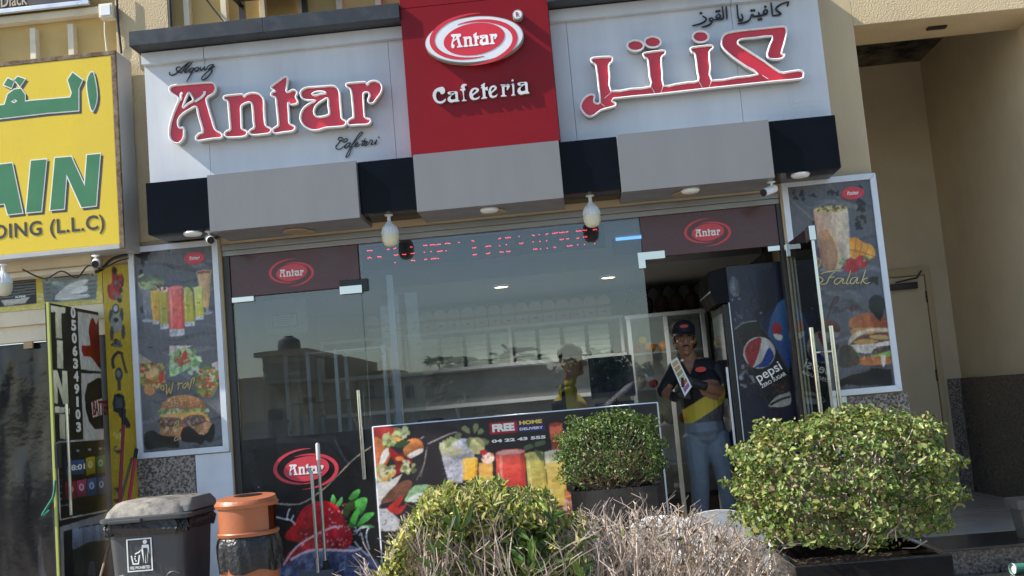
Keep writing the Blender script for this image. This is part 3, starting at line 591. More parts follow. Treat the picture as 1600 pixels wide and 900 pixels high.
# closed left door with torn strawberry film on its lower half
dl = thing('glass_door', 'closed left glass door with strawberry print film on its lower half', 'door', (-2.0, 0, .305))
box1('door_pane', GLASS, dl, -2.504, -1.541, -.005, .005, .305, 2.420)
MB().tube([(-1.605, -.058, 1.02), (-1.605, -.058, 1.66)], .016, 10).tube([(-1.605, -.058, 1.12), (-1.605, -.004, 1.12)], .008, 8).tube([(-1.605, -.058, 1.56), (-1.605, -.004, 1.56)], .008, 8).build('pull_handle', CHROME, dl, smooth=40)
pc = Pic(-2.502, -1.543, .31, 1.372, .0048, (14, 14, 17)); pc.fn = crop(360, 670, 3.9125, -.012)
pc.poly([(20,60),(300,50),(520,55),(640,40),(700,200),(600,80),(280,90),(130,130),(200,380),(150,380),(60,140)], (58, 60, 66), .35, nz=.5); pc.line([(640,70),(690,170),(720,210)], 14, (90, 92, 96), .5)
pc.poly([(300,800),(640,720),(760,720),(860,780),(900,900),(300,900)], (110, 125, 170), .9, 3, nz=.5); pc.spots((300, 760, 890, 900), 90, (6, 30), [(150, 160, 195), (70, 80, 120), (190, 195, 215), (45, 50, 80)], .5, .25)
pc.line([(720,790),(880,870)], 30, (60, 65, 95), .7)
pc.poly([(330,665),(400,560),(440,490),(520,445),(600,445),(660,480),(700,560),(740,620),(745,690),(700,735),(560,745),(450,760),(330,830),(350,760),(420,700)], (150, 12, 25), 1, 4, (190, 30, 40), 'u', .4)
pc.spots((380, 470, 700, 690), 70, (3, 6), [(90, 4, 14), (215, 90, 90)], .8); pc.spots((600, 460, 740, 720), 60, (5, 11), [(230, 170, 180), (200, 60, 75), (240, 215, 220)], .7)
pc.poly([(325,832),(420,720),(540,640),(640,600),(720,640),(742,690),(640,700),(520,740),(420,770)], (185, 25, 45), .9, 3, nz=.5); pc.line([(325,832),(400,725),(520,650),(630,600),(660,610)], 14, (238, 200, 208), .9); pc.line([(370,800),(480,745),(600,740),(740,745),(800,730)], 16, (235, 215, 225), .9)
pc.spots((430, 640, 720, 730), 60, (4, 9), [(245, 190, 195), (120, 5, 20)], .7, .4)
for pl, c in (([(700,560),(740,500),(790,490),(830,420),(790,430),(720,450),(690,490)], (70, 95, 45)), ([(720,430),(750,385),(790,370),(785,410),(750,435)], (95, 200, 85)), ([(610,440),(625,400),(645,430),(640,460),(620,455)], (90, 180, 90)), ([(645,460),(680,415),(688,445),(660,480)], (110, 200, 105)), ([(760,440),(832,422),(828,480),(790,530)], (105, 215, 95)), ([(720,590),(760,500),(790,495),(760,600)], (85, 200, 80)), ([(770,595),(820,520),(882,515),(830,570)], (100, 215, 95)), ([(780,600),(850,585),(880,605)], (120, 215, 120))):
    pc.poly(pl, c, 1, 3, tuple(int(v*.6) for v in c), 'v', .35)
for pl in ([(255,560),(275,540),(320,550),(370,560),(395,585)], [(345,560),(350,520),(362,490)], [(370,560),(385,530)], [(760,690),(800,740),(850,780)], [(800,640),(815,700),(850,770)], [(840,610),(830,660),(850,740)], [(770,640),(790,610),(840,600)]): pc.line(pl, 10, (225, 228, 240), .85)
pc.spots((80, 330, 280, 640), 16, (3, 7), [(190, 195, 205), (120, 125, 130)], .7, 1); pc.spots((740, 600, 850, 660), 20, (4, 9), [(230, 235, 240), (150, 170, 180)], .7, 1)
pc.line([(270,455),(420,462),(560,375),(660,280),(760,180),(860,110)], 9, (205, 190, 165), .8); pc.line([(270,455),(430,462)], 6, (140, 140, 145), .8)
pc.build('printed_film', dl, lambda U, V: (U, -.0095, V), PRINT)
flx, flz = P(360+465/3.9125, 670+245/3.9125, -.0105); logo(dl, flx, flz, .47, -.0125, mr=mat('pinkish_red_vinyl', (.62, .05, .075), .3))
# open right door, swung out at a right angle
XD = 1.562; yf = -.93
dr = thing('glass_door', 'right glass door swung open towards the street with paired steel pull handles', 'door', (XD, -.5, .32))
box1('door_pane', GLASSD, dr, XD-.006, XD+.006, yf, -.082, .32, 2.425)
box1('edge_channel', CHROME, dr, XD-.010, XD+.010, yf-.018, yf-.001, .32, 2.40, b=.003)
box1('top_fitting', CHROME, dr, XD-.02, XD+.02, yf-.03, yf+.1, 2.33, 2.4255, b=.004)
hy = yf+.05
for s in (-1, 1): MB().tube([(XD+s*.062, hy, 1.02), (XD+s*.062, hy, 1.78)], .016, 12).build('pull_handle', CHROME, dr, smooth=40)
for z in (1.2, 1.62): MB().tube([(XD-.06, hy, z), (XD+.06, hy, z)], .008, 8).build('handle_bolt', CHROME, dr)
box1('corner_fitting', CHROME, dr, XD-.02, XD+.02, -.16, -.085, 2.33, 2.4255, b=.004)

# ------------------------------------------------------------------ framed posters
def frame(t, x0, x1, z0, z1, Y, wd=.042):
    for pl in ([(x0, z0), (x1, z0), (x1-wd, z0+wd), (x0+wd, z0+wd)], [(x0, z1), (x1, z1), (x1-wd, z1-wd), (x0+wd, z1-wd)], [(x0, z0), (x0, z1), (x0+wd, z1-wd), (x0+wd, z0+wd)], [(x1, z0), (x1, z1), (x1-wd, z1-wd), (x1-wd, z0+wd)]):
        cx = sum(p[0] for p in pl)/4; cz = sum(p[1] for p in pl)/4
        MB().prism([(cx+(x-cx)*.998, cz+(z-cz)*.998) for x, z in pl], Y, Y+.04).build('frame_bar', ALUW, t)
    box1('backing', BLACKP, t, x0+.01, x1-.01, Y+.022, Y+.0385, z0+.01, z1-.01)
def poster_waves(pc, box, n):
    x0, y0, x1, y1 = box
    for _ in range(n):
        y = rng.uniform(y0, y1); x = rng.uniform(x0, x1); L = rng.uniform(150, 420); k = rng.choice((-1, 1))
        pc.line([(x, y), (x+L*.3, y-25*k), (x+L*.7, y+10*k), (x+L, y+35*k)], rng.uniform(16, 50), rng.choice([(62, 63, 68), (135, 138, 146), (66, 68, 73)]), .42, 3, True)
def glassjar(pc, x0, y0, x1, y1, x2, y2, x3, y3, ct, cb, base=None):       # tl, tr, br, bl
    pc.poly([(x0, y0), (x1, y1), (x2, y2), (x3, y3)], ct, 1, 0, cb, 'v', .18)
    pc.poly([(x0+(x1-x0)*.12, y0+10), (x0+(x1-x0)*.22, y0+10), (x3+(x2-x3)*.22, y3-6), (x3+(x2-x3)*.12, y3-6)], (255, 250, 235), .35, nz=0); pc.poly([(x0+(x1-x0)*.85, y1+4), (x1, y1), (x2, y2), (x3+(x2-x3)*.85, y3)], tuple(int(v*.75) for v in cb), .5, nz=0)
    pc.ell((x0+x1)/2, (y0+y1)/2, (x1-x0)/2, (x1-x0)*.10, tuple(min(255, int(v*1.08)) for v in ct), 1, -5)
    if base: h = base; pc.poly([(x3, y3), (x2, y2), (x2, y2+h), (x3, y3+h)], (190, 192, 196), .9, nz=.35); pc.ell((x2+x3)/2, (y2+y3)/2+h, (x2-x3)/2, (x2-x3)*.10, (205, 208, 212), .9, -5); pc.spots((x3, y3+3, x2, y2+h), 14, (2, 8), [(120, 122, 128), (235, 236, 240)], .7)
def burger(pc, pts_bun, bun, meat_box, greens, bottom=None):
    pc.poly(pts_bun, bun, 1, 4, tuple(int(v*.62) for v in bun), 'v', .3)
pl_ = thing('poster_board', 'framed menu poster with juice glasses, wraps and a sesame burger left of the shopfront', 'poster', (-2.91, -.1, 1.30))
frame(pl_, -3.25, -2.572, 1.302, 2.862, -.092)
pc = Pic(-3.212, -2.61, 1.34, 2.824, .0046, (98, 100, 107)); pc.fn = crop(190, 370, 5, -.08)
poster_waves(pc, (80, 200, 600, 1700), 42)
pc.poly([(105,120),(235,105),(200,150),(205,180),(175,190),(172,238),(150,215),(150,170),(120,160)], (26, 27, 30), 1, 2); pc.ell(150, 275, 14, 24, (26, 27, 30)); pc.poly([(140,560),(165,530),(160,570),(170,585),(155,600)], (22, 22, 24)); pc.line([(320,205),(360,225),(415,250)], 12, (42, 43, 48), .8, taper=True); pc.line([(390,270),(450,285),(530,260),(560,240)], 8, (95, 80, 86), .6)
pc.line([(208,862),(235,866)], 10, (25, 25, 28)); pc.spots((320, 95, 480, 140), 14, (3, 10), [(35, 36, 40)], .8)
glassjar(pc, 580, 275, 700, 265, 680, 550, 640, 550, (214, 178, 140), (205, 165, 110)); pc.ell(640, 275, 58, 12, (150, 95, 80), 1, -5); pc.ell(672, 595, 36, 12, (165, 168, 172), .8, -8); pc.poly([(655,550),(675,550),(680,590),(660,590)], (170, 172, 175), .8); pc.spots((590, 290, 690, 540), 60, (2, 7), [(225, 195, 150), (190, 145, 105)], .7)
pc.poly([(125,360),(330,345),(290,430),(240,660),(190,650)], (150, 156, 160), .85, 0, (110, 113, 120), 'v', .4); pc.poly([(130,355),(325,340),(300,390),(170,410)], (165, 180, 130), 1, 2, nz=.3)
for k in range(15): x = rng.uniform(140, 320); y = rng.uniform(300, 390); pc.ell(x, y, rng.uniform(14, 34), rng.uniform(5, 11), rng.choice([(95, 120, 80), (125, 145, 100), (70, 95, 65), (175, 195, 150)]), .95, rng.uniform(-70, 60))
pc.ell(200, 655, 42, 13, (170, 172, 178), .9); pc.line([(195,340),(225,300),(250,340)], 7, (120, 140, 110))
glassjar(pc, 220, 425, 295, 425, 295, 655, 240, 655, (226, 190, 70), (215, 160, 60), 22); glassjar(pc, 285, 430, 360, 425, 365, 680, 298, 685, (190, 180, 75), (175, 165, 60), 32); pc.ell(330, 410, 45, 20, (225, 220, 210)); pc.spots((275, 385, 350, 425), 14, (6, 13), [(150, 40, 45), (60, 40, 50), (235, 225, 215)], .9)
glassjar(pc, 560, 395, 635, 395, 640, 615, 575, 620, (200, 205, 130), (205, 195, 70), 26); glassjar(pc, 480, 400, 555, 395, 570, 660, 490, 665, (190, 190, 110), (185, 175, 50), 30)
for a in ((470,390,520,360), (500,370,560,350), (520,375,550,420), (490,385,540,395)): pc.line([(a[0], a[1]), ((a[0]+a[2])/2, (a[1]+a[3])/2-6), (a[2], a[3])], 20, (85, 110, 72), 1, 3, True)
glassjar(pc, 358, 400, 478, 392, 490, 720, 372, 722, (232, 125, 120), (222, 85, 75), 46)
for x, y in ((262,548),(335,560),(416,572),(512,535),(597,515)): pc.ell(x, y, 17, 9, (150, 90, 60), .5)
pc.fn = crop(190, 540, 5, -.08)
pc.poly([(370,0),(370,80),(500,20),(555,0)], (215, 208, 200), 1, 0, nz=.3); pc.spots((372, -30, 520, 60), 14, (3, 8), [(150, 130, 115), (120, 100, 85)], .6)
pc.poly([(378,80),(500,10),(560,60),(632,120),(560,150),(520,180),(440,220),(375,238)], (160, 195, 140), 1, 2, nz=.5); pc.spots((385, 30, 610, 215), 60, (9, 26), [(135, 175, 115), (190, 215, 170), (110, 150, 90), (205, 220, 185)], .85); pc.poly([(470,70),(500,30),(510,100),(480,110)], (205, 60, 40), 1, 2); pc.spots((420, 60, 530, 160), 16, (10, 22), [(150, 115, 80), (95, 60, 45), (190, 70, 50)], .9)
pc.poly([(125,55),(230,125),(300,160),(130,150)], (200, 188, 172), 1, 0, nz=.3); pc.ell(235, 225, 105, 95, (150, 115, 55), 1); pc.spots((130, 140, 335, 320), 110, (9, 24), [(150, 160, 70), (110, 125, 55), (205, 150, 90), (190, 65, 45), (120, 60, 40), (215, 190, 130)], .9); pc.ell(235, 215, 58, 32, (222, 178, 125), 1, -30); pc.ell(215, 350, 45, 38, (205, 145, 85), 1, 30); pc.ell(310, 245, 18, 55, (190, 50, 40), 1, 10)
pc.poly([(700,140),(755,120),(760,250),(735,230)], (205, 198, 190), 1, nz=.2); pc.ell(668, 285, 90, 122, (175, 140, 90), 1, 12); pc.spots((580, 160, 755, 400), 150, (8, 22), [(120, 160, 75), (90, 130, 60), (215, 130, 75), (190, 80, 45), (220, 210, 180), (150, 60, 40)], .9, shape=lambda x, y: ((x-668)/92)**2+((y-285)/125)**2 < 1)
pc.poly([(300,490),(325,440),(400,395),(480,385),(560,395),(620,425),(655,470),(650,495),(560,500),(400,505),(310,515)], (205, 150, 95), 1, 4, (150, 85, 45), 'v', .25); pc.spots((340, 395, 630, 480), 90, (3, 6), [(240, 220, 180), (235, 205, 160)], .95, .6, lambda x, y: ((x-480)/165)**2+((y-480)/88)**2 < 1)
pc.poly([(280,535),(320,505),(500,500),(670,485),(650,520),(520,535),(400,545),(300,550)], (130, 150, 85), 1, 3, nz=.5); pc.spots((285, 492, 670, 545), 60, (7, 18), [(165, 180, 110), (95, 115, 60), (215, 215, 190)], .85)
pc.poly([(310,560),(640,540),(650,600),(560,635),(320,640)], (110, 75, 62), 1, 3, nz=.6); pc.spots((315, 555, 640, 640), 110, (5, 15), [(150, 110, 100), (80, 50, 42), (185, 150, 140)], .75)
pc.poly([(310,545),(520,520),(640,525),(690,590),(660,585),(630,545),(530,545),(470,580),(440,560),(330,560)], (225, 170, 75), 1, 3, nz=.2); pc.poly([(285,620),(310,580),(318,590)], (215, 170, 70))
pc.poly([(295,660),(380,635),(560,630),(650,600),(700,610),(680,690),(600,690),(480,740),(400,700),(330,720)], (190, 135, 95), 1, 3, nz=.5); pc.spots((300, 620, 690, 690), 50, (7, 18), [(125, 150, 75), (220, 190, 150), (170, 80, 60)], .8)
pc.poly([(180,690),(250,665),(300,700),(420,720),(445,800),(330,795),(190,810)], (8, 8, 9), 1, 3, nz=0); pc.poly([(470,660),(530,630),(600,690),(660,690),(700,620),(725,625),(715,730),(640,780),(590,760),(470,745)], (8, 8, 9), 1, 3, nz=0); pc.poly([(180,830),(260,800),(440,800),(480,755),(560,790),(600,790),(650,740),(720,770),(790,760),(790,800),(180,840)], (92, 93, 98), .9, 0, nz=.4)
pc.build('printed_sheet', pl_, lambda U, V: (U, -.074+.0025*np.sin(V*19+U*5)*np.sin(U*7), V), PRINT)
strokes([[(300,330),(330,350),(325,310),(300,330)], [(338,300),(352,312),(352,385),(374,325)], [(374,325),(382,378),(404,285)], [(435,305),(450,290),(440,345)], [(450,300),(480,290)], [(520,285),(480,310),(490,335),(525,290),(520,330)], [(550,260),(530,345)], [(545,270),(570,250),(560,300)]], crop(190, 540, 5, -.08), -.0795, .0055).build('script_word', mat('gold_print', (.55, .42, .16), .4), pl_)
strokes([[(385,700),(420,600),(445,590),(440,620),(400,650),(440,650),(450,690),(420,720),(415,745),(465,720)]], crop(190, 540, 5, -.08), -.0795, .004).build('script_initial', mat('gold_print'), pl_)
x, z = P(190+570/5, 370+165/5, -.08); outline([[(x+.078*math.cos(t), z+.046*math.sin(t)) for t in (2*math.pi*k/36 for k in range(36))]], -.0775, .001).build('logo_border', mat('pinkish_red_vinyl'), pl_); logo(pl_, x, z, .145, -.0790, mr=RED, depth=.0008)

pr_ = thing('poster_board', 'framed menu poster with a tall smoothie and an egg burger right of the doorway', 'poster', (1.9, -.1, 1.32))
frame(pr_, 1.572, 2.242, 1.322, 2.882, -.105)
pc = Pic(1.612, 2.202, 1.362, 2.842, .0046, (92, 95, 103)); pc.fn = crop(1210, 265, 5, -.09)
poster_waves(pc, (100, 100, 600, 1700), 34)
pc.line([(105,205),(200,300),(300,390),(330,430)], 14, (125, 120, 112), .9); pc.line([(430,105),(480,180),(520,240),(600,270),(640,310)], 17, (120, 114, 106), .9)
for box, n in (((145, 160, 230, 235), 16), ((270, 195, 330, 215), 5), ((415, 165, 465, 205), 14), ((480, 160, 500, 200), 5), ((650, 235, 705, 320), 26), ((640, 360, 715, 470), 34), ((300, 400, 370, 500), 22), ((740, 840, 810, 895), 24), ((665, 130, 680, 200), 6)): pc.spots(box, n, (8, 17), [(20, 20, 23), (27, 28, 31)], 1)
pc.poly([(160,615),(240,620),(310,640),(270,660),(200,650)], (70, 105, 70), 1, 3, nz=.3); pc.poly([(270,580),(310,620),(300,660),(275,640)], (85, 125, 85), 1, 3); pc.poly([(180,715),(230,690),(250,700),(200,722)], (75, 110, 70), 1, 3)
pc.ell(340, 660, 40, 48, (120, 80, 100), 1, 0, (80, 50, 65)); pc.ell(292, 730, 78, 52, (200, 165, 120), 1, -8); pc.ell(292, 728, 62, 40, (95, 80, 45), 1, -8, nz=.5); pc.spots((235, 700, 350, 760), 40, (4, 9), [(30, 28, 20), (190, 165, 60), (225, 205, 150)], .9)
pc.ell(450, 785, 95, 22, (140, 150, 165), .8); pc.poly([(305,320),(570,300),(590,690),(510,780),(385,775),(345,600)], (188, 150, 128), 1, 0, (225, 210, 185), 'u', .2); pc.poly([(345,510),(420,470),(480,560),(500,650),(490,770),(385,775)], (178, 130, 95), .85, 3, nz=.2); pc.line([(425,475),(475,560),(500,640),(495,740),(480,785)], 9, (240, 200, 140), .9)
pc.ell(438, 308, 133, 26, (205, 190, 120), 1, -4); pc.spots((330, 290, 550, 322), 30, (7, 18), [(150, 130, 60), (225, 215, 160), (95, 85, 40)], .9, .4); pc.poly([(570,320),(580,320),(600,680),(585,690)], (235, 232, 225), .6)
pc.poly([(585,540),(640,530),(700,570),(760,590),(790,650),(770,690),(700,700),(600,690),(590,600)], (228, 150, 45), 1, 3, (240, 175, 70), 'v', .2); pc.line([(592,625),(660,640),(730,660),(780,680)], 8, (175, 95, 30), .9)
for a, b in (((640, 535), (625, 680)), ((690, 565), (660, 690)), ((735, 585), (705, 690))): pc.line([a, b], 7, (170, 95, 30), .8)
pc.ell(600, 750, 62, 58, (205, 60, 70), 1, 10, (170, 30, 45)); pc.ell(680, 720, 50, 50, (205, 65, 75), 1, 0, (165, 30, 45)); pc.spots((550, 700, 720, 800), 50, (2, 4), [(240, 160, 150), (120, 15, 30)], .8); pc.spots((510, 690, 560, 745), 16, (6, 14), [(120, 160, 100), (160, 190, 140)], .9); pc.spots((690, 675, 740, 715), 14, (6, 13), [(105, 145, 85), (150, 180, 120)], .9)
pc.fn = crop(1230, 440, 4.737, -.09)
pc.poly([(250,20),(420,60),(560,130),(480,140),(330,80)], (105, 106, 112), .45, 3); pc.poly([(440,60),(560,90),(620,60),(590,180),(560,210)], (100, 101, 106), .45, 3)
pc.poly([(105,360),(110,310),(180,275),(280,270),(360,300),(390,345),(380,375),(300,370),(110,385)], (120, 78, 58), .9, 4, (85, 55, 45), 'v', .3); pc.poly([(270,372),(380,375),(375,410),(300,420),(260,400)], (150, 146, 140), .8, 3); pc.poly([(110,385),(260,380),(270,440),(380,470),(330,540),(110,520)], (40, 36, 33), .9, 3, nz=.6); pc.spots((330, 540, 440, 600), 24, (7, 17), [(50, 75, 38), (70, 95, 50)], .7)
pc.poly([(455,310),(475,270),(540,240),(640,235),(760,290),(760,345),(600,340),(480,345)], (190, 120, 75), 1, 4, (150, 72, 45), 'u', .3); pc.poly([(475,350),(600,340),(765,345),(765,400),(560,390),(480,395)], (205, 155, 95), 1, 2, nz=.25)
pc.poly([(450,475),(475,400),(560,360),(680,345),(770,350),(770,385),(640,365),(540,400),(490,440)], (222, 205, 178), 1, 3, nz=.2); pc.poly([(480,450),(560,400),(770,375),(775,480),(640,470),(520,470)], (120, 70, 45), 1, 3, nz=.5); pc.ell(580, 445, 90, 20, (200, 150, 85), 1, -3); pc.ell(690, 410, 80, 18, (195, 160, 100), 1, 3)
pc.poly([(465,470),(560,465),(640,460),(770,435),(775,470),(650,520),(560,530),(490,510)], (218, 212, 200), 1, 3, nz=.25); pc.spots((480, 470, 760, 520), 26, (10, 26), [(235, 230, 222), (190, 180, 165)], .8); pc.poly([(640,500),(775,470),(778,525),(650,540)], (70, 48, 38), 1, 2, nz=.6); pc.spots((650, 480, 775, 530), 26, (5, 12), [(130, 100, 85), (45, 30, 24)], .8)
pc.poly([(455,500),(520,530),(530,560),(490,560)], (130, 180, 70), 1, 2); pc.poly([(640,545),(700,530),(770,510),(778,550),(680,560)], (140, 185, 80), 1, 2); pc.poly([(490,570),(560,560),(780,555),(785,600),(640,620),(530,610)], (180, 105, 55), 1, 4, (205, 130, 75), 'v', .25); pc.poly([(690,550),(730,545),(722,625),(705,625)], (225, 215, 195), 1, 2); pc.spots((520, 550, 650, 580), 10, (6, 13), [(215, 150, 110)], .9)
pc.poly([(400,480),(480,480),(540,600),(420,640),(380,600)], (62, 48, 40), .8, 3, nz=.5)
pc.poly([(610,130),(660,95),(720,130),(720,200),(690,290),(640,240),(600,190)], (18, 18, 20), 1, 2, nz=0); pc.line([(600,150),(605,215),(650,270)], 9, (110, 110, 114), .8)
pc.poly([(365,740),(480,690),(610,660),(620,640),(770,650),(780,770),(700,770),(520,770),(370,790)], (16, 16, 18), 1, 0, nz=0); pc.poly([(350,800),(440,760),(560,770),(700,765),(800,775),(800,800),(350,815)], (88, 89, 94), .9, 0, nz=.4)
pc.build('printed_sheet', pr_, lambda U, V: (U, -.087+.0025*np.sin(V*17+U*6)*np.sin(U*8), V), PRINT)
strokes([[(310,850),(340,835),(380,860),(350,890),(320,880)], [(360,815),(430,795),(520,790)], [(470,800),(430,840),(405,890),(360,895)], [(420,845),(470,838)], [(530,850),(490,850),(465,880),(490,895),(540,850),(530,890),(555,885)], [(595,790),(575,850),(560,892),(590,885)], [(640,840),(605,850),(590,880),(615,892),(650,842),(640,888),(665,880)], [(712,780),(690,850),(672,895)], [(725,845),(690,865),(715,892),(745,880)]], crop(1210, 265, 5, -.0925), -.0935, .0042).build('script_word', mat('pale_gold_print', (.72, .58, .26), .4), pr_)
strokes([[(300,270),(330,180),(350,130),(380,110),(370,150),(330,180),(370,190),(360,220),(330,235)], [(390,195),(385,225),(410,215),(415,190)], [(430,215),(440,190),(460,190)], [(490,185),(465,200),(485,215),(495,180),(470,230)], [(510,195),(530,180),(510,205),(540,190)]], crop(1230, 440, 4.737, -.0925), -.0935, .004).build('script_word', mat('faded_maroon_print', (.16, .07, .06), .5), pr_)
x, z = P(1210+612/5, 265+183/5, -.09); outline([[(x+.082*math.cos(t), z+.046*math.sin(t)) for t in (2*math.pi*k/36 for k in range(36))]], -.0910, .001).build('logo_border', mat('pinkish_red_vinyl'), pr_); logo(pr_, x, z, .15, -.0925, mr=RED, depth=.0008)

# ------------------------------------------------------------------ food banner below the window
bn = thing('banner_board', 'dark food banner with wraps, juices and a home delivery number below the window', 'banner', (-.5, -.08, .302))
box1('board_core', ALUW, bn, -1.525, .545, -.066, -.012, .302, 1.392, b=.012)
pc = Pic(-1.512, .532, .31, 1.384, .0052, (38, 31, 33), .1); pc.fn = crop(570, 630, 4.5, -.07)
pc.spots((60, 120, 900, 200), 30, (20, 70), [(52, 45, 47), (30, 25, 27)], .4, .25)
pc.poly([(52,175),(200,170),(235,200),(150,245),(60,255)], (190, 55, 48), 1, 3, nz=.4); pc.poly([(60,255),(110,250),(190,330),(140,450),(90,455)], (215, 135, 70), 1, 3, (190, 95, 45), 'v', .4); pc.poly([(60,270),(85,260),(95,420),(75,450)], (225, 120, 75), 1, 2)
pc.poly([(100,430),(120,350),(155,315),(178,335),(150,400),(115,440)], (238, 232, 224), 1, 3, nz=.15); pc.poly([(270,330),(300,260),(380,250),(412,300),(400,340),(300,380)], (200, 128, 68), 1, 3, (170, 95, 50), 'u', .5); pc.poly([(300,365),(370,325),(410,320),(400,350),(310,392)], (238, 230, 220), 1, 3, nz=.2)
pc.poly([(170,310),(230,350),(265,400),(262,470),(210,520),(200,460),(215,420),(180,370)], (165, 25, 30), 1, 4, (120, 12, 20), 'v', .3); pc.poly([(240,350),(320,390),(335,420),(290,430)], (130, 20, 26), 1, 3)
for c_, bx, n in (((150, 165, 95), (130, 210, 215, 300), 26), ((165, 175, 115), (215, 175, 300, 250), 20), ((155, 160, 105), (260, 400, 350, 490), 26), ((170, 175, 125), (70, 440, 200, 550), 50)): pc.spots(bx, n, (12, 30), [c_, tuple(int(v*.7) for v in c_), tuple(min(255, int(v*1.2)) for v in c_), (215, 205, 165)], .85)
pc.poly([(210,290),(260,265),(320,270),(270,310),(220,310)], (45, 75, 40), 1, 3); pc.spots((90, 480, 210, 560), 14, (10, 22), [(215, 150, 60), (225, 220, 200)], .8); pc.poly([(195,235),(260,250),(240,270),(200,260)], (225, 165, 85), 1, 2); pc.poly([(215,380),(265,375),(270,400),(225,405)], (230, 140, 60), 1, 2)
pc.poly([(75,560),(160,555),(265,495),(230,560),(100,730),(80,700)], (222, 214, 205), 1, 0, nz=.12); pc.poly([(110,700),(200,590),(290,540),(335,560),(300,640),(220,680)], (120, 75, 55), 1, 3, nz=.5); pc.poly([(300,640),(350,580),(450,575),(430,640),(340,690),(280,690)], (150, 190, 140), 1, 3, nz=.5); pc.poly([(350,640),(430,630),(400,690),(300,690)], (220, 225, 210), 1, 3)
pc.poly([(150,740),(250,660),(275,665),(230,740),(300,700),(250,780),(190,770)], (180, 40, 32), 1, 2, nz=.4); pc.poly([(95,740),(150,740),(250,820),(230,900),(100,900)], (205, 203, 203), 1, 0, nz=.12); pc.spots((110, 760, 230, 890), 18, (3, 6), [(60, 55, 55)], .8, 1)
for pl, wd in (([(445,285),(520,250),(600,215),(650,205)], 11), ([(390,250),(415,235)], 8), ([(430,330),(415,430),(365,540)], 5), ([(440,300),(420,420),(390,520)], 4)): pc.line(pl, wd, (190, 182, 172), .8)
pc.poly([(522,280),(600,255),(770,245),(770,385),(690,500),(690,560),(590,560),(550,420)], (200, 198, 205), 1, 0, (170, 168, 178), 'v', .4); pc.spots((545, 370, 690, 540), 120, (2, 5), [(120, 118, 130), (225, 222, 232)], .7, 1); pc.poly([(530,280),(620,300),(690,330),(640,370),(540,360)], (205, 200, 150), .8, 3, nz=.3)
for k in range(12): pc.ell(rng.uniform(545, 660), rng.uniform(245, 300), rng.uniform(18, 36), rng.uniform(9, 15), rng.choice([(150, 158, 105), (120, 130, 85), (175, 180, 130)]), .9, rng.uniform(-60, 50))
for a in ((740,215,690,170), (770,215,780,150), (790,220,825,190), (750,250,740,310), (790,255,865,280), (770,240,720,280), (680,215,640,240)): pc.line([(a[0], a[1]), ((a[0]+a[2])/2+4, (a[1]+a[3])/2-4), (a[2], a[3])], 44, (125, 132, 88), 1, 3, True); pc.line([(a[0], a[1]), (a[2], a[3])], 3, (170, 175, 130), .7, 0)
pc.ell(790, 300, 55, 60, (212, 205, 140), .9); glassjar(pc, 685, 395, 795, 390, 790, 540, 695, 545, (240, 190, 80), (235, 165, 40))
pc.poly([(800,420),(860,415),(900,420),(900,560),(800,560)], (220, 165, 80), 1); pc.ell(865, 385, 48, 40, (232, 205, 185), 1); pc.spots((830, 360, 900, 410), 12, (8, 16), [(225, 130, 100), (240, 225, 210)], .8); pc.ell(835, 345, 26, 18, (185, 30, 45)); pc.ell(808, 378, 20, 15, (40, 45, 80))
pc.fn = crop(740, 630, 4.5, -.07)
pc.poly([(530,150),(625,140),(620,330),(550,330)], (205, 100, 70), 1, 0, nz=.4); pc.ell(575, 150, 46, 14, (165, 60, 50), 1, -6)
glassjar(pc, 155, 350, 360, 335, 372, 620, 165, 640, (232, 95, 75), (215, 55, 48)); pc.ell(258, 345, 102, 17, (230, 170, 160), 1, -4); glassjar(pc, 360, 355, 490, 350, 540, 740, 400, 740, (205, 195, 110), (215, 180, 70)); pc.spots((380, 390, 520, 720), 50, (3, 7), [(140, 145, 70), (225, 220, 150)], .7); glassjar(pc, 495, 345, 635, 340, 660, 720, 540, 730, (218, 215, 190), (228, 190, 70)); pc.poly([(505,420),(640,410),(655,600),(525,600)], (222, 190, 92), .8, nz=.1); pc.ell(575, 545, 28, 15, (190, 150, 60), .8); pc.ell(600, 735, 66, 18, (90, 70, 60), .8)
for a in ((430,305,360,320), (430,310,500,275), (420,320,490,400), (430,310,460,285)): pc.line([(a[0], a[1]), ((a[0]+a[2])/2, (a[1]+a[3])/2-8), (a[2], a[3])], 40, (95, 108, 75), 1, 3, True)
pc.poly([(640,600),(690,640),(690,900),(640,900)], (200, 120, 80), 1, nz=.6); pc.poly([(540,800),(690,680),(720,700),(720,900),(560,900)], (215, 150, 140), 1, 0, nz=.2); pc.spots((640, 640, 900, 900), 60, (10, 40), [(180, 110, 70), (120, 60, 40), (220, 200, 180), (150, 90, 60)], .8)
pc.poly([(110,140),(302,120),(308,202),(118,220)], (178, 22, 42), 1, 0, nz=.08); pc.poly([(304,118),(495,100),(498,150),(306,165)], (70, 30, 70), 1, 0, nz=.08); pc.poly([(306,165),(498,150),(500,188),(308,202)], (48, 42, 120), 1, 0, nz=.08)
pc.build('printed_sheet', bn, lambda U, V: (U, -.0685, V), PRINTM)
def tx(t, a, b, Y, M, par, bold=.02, h=None, nm='lettering'):
    fn = crop(740, 630, 4.5, Y); p, q = fn(*a), fn(*b); return text_box(t, p[0], q[0], p[1], q[1], Y, .001, bold=bold).build(nm, M, par, kind='stuff')
tx('FREE', (133, 205), (285, 136), -.0705, OUTW, bn, .06); tx('HOME', (322, 153), (480, 112), -.0705, mat('yellow_print', (.75, .62, .1), .5), bn, .05); tx('DELIVERY', (325, 192), (487, 160), -.0705, OUTW, bn, .03); tx('04 22 43 555', (128, 280), (506, 225), -.0705, OUTW, bn, .05)

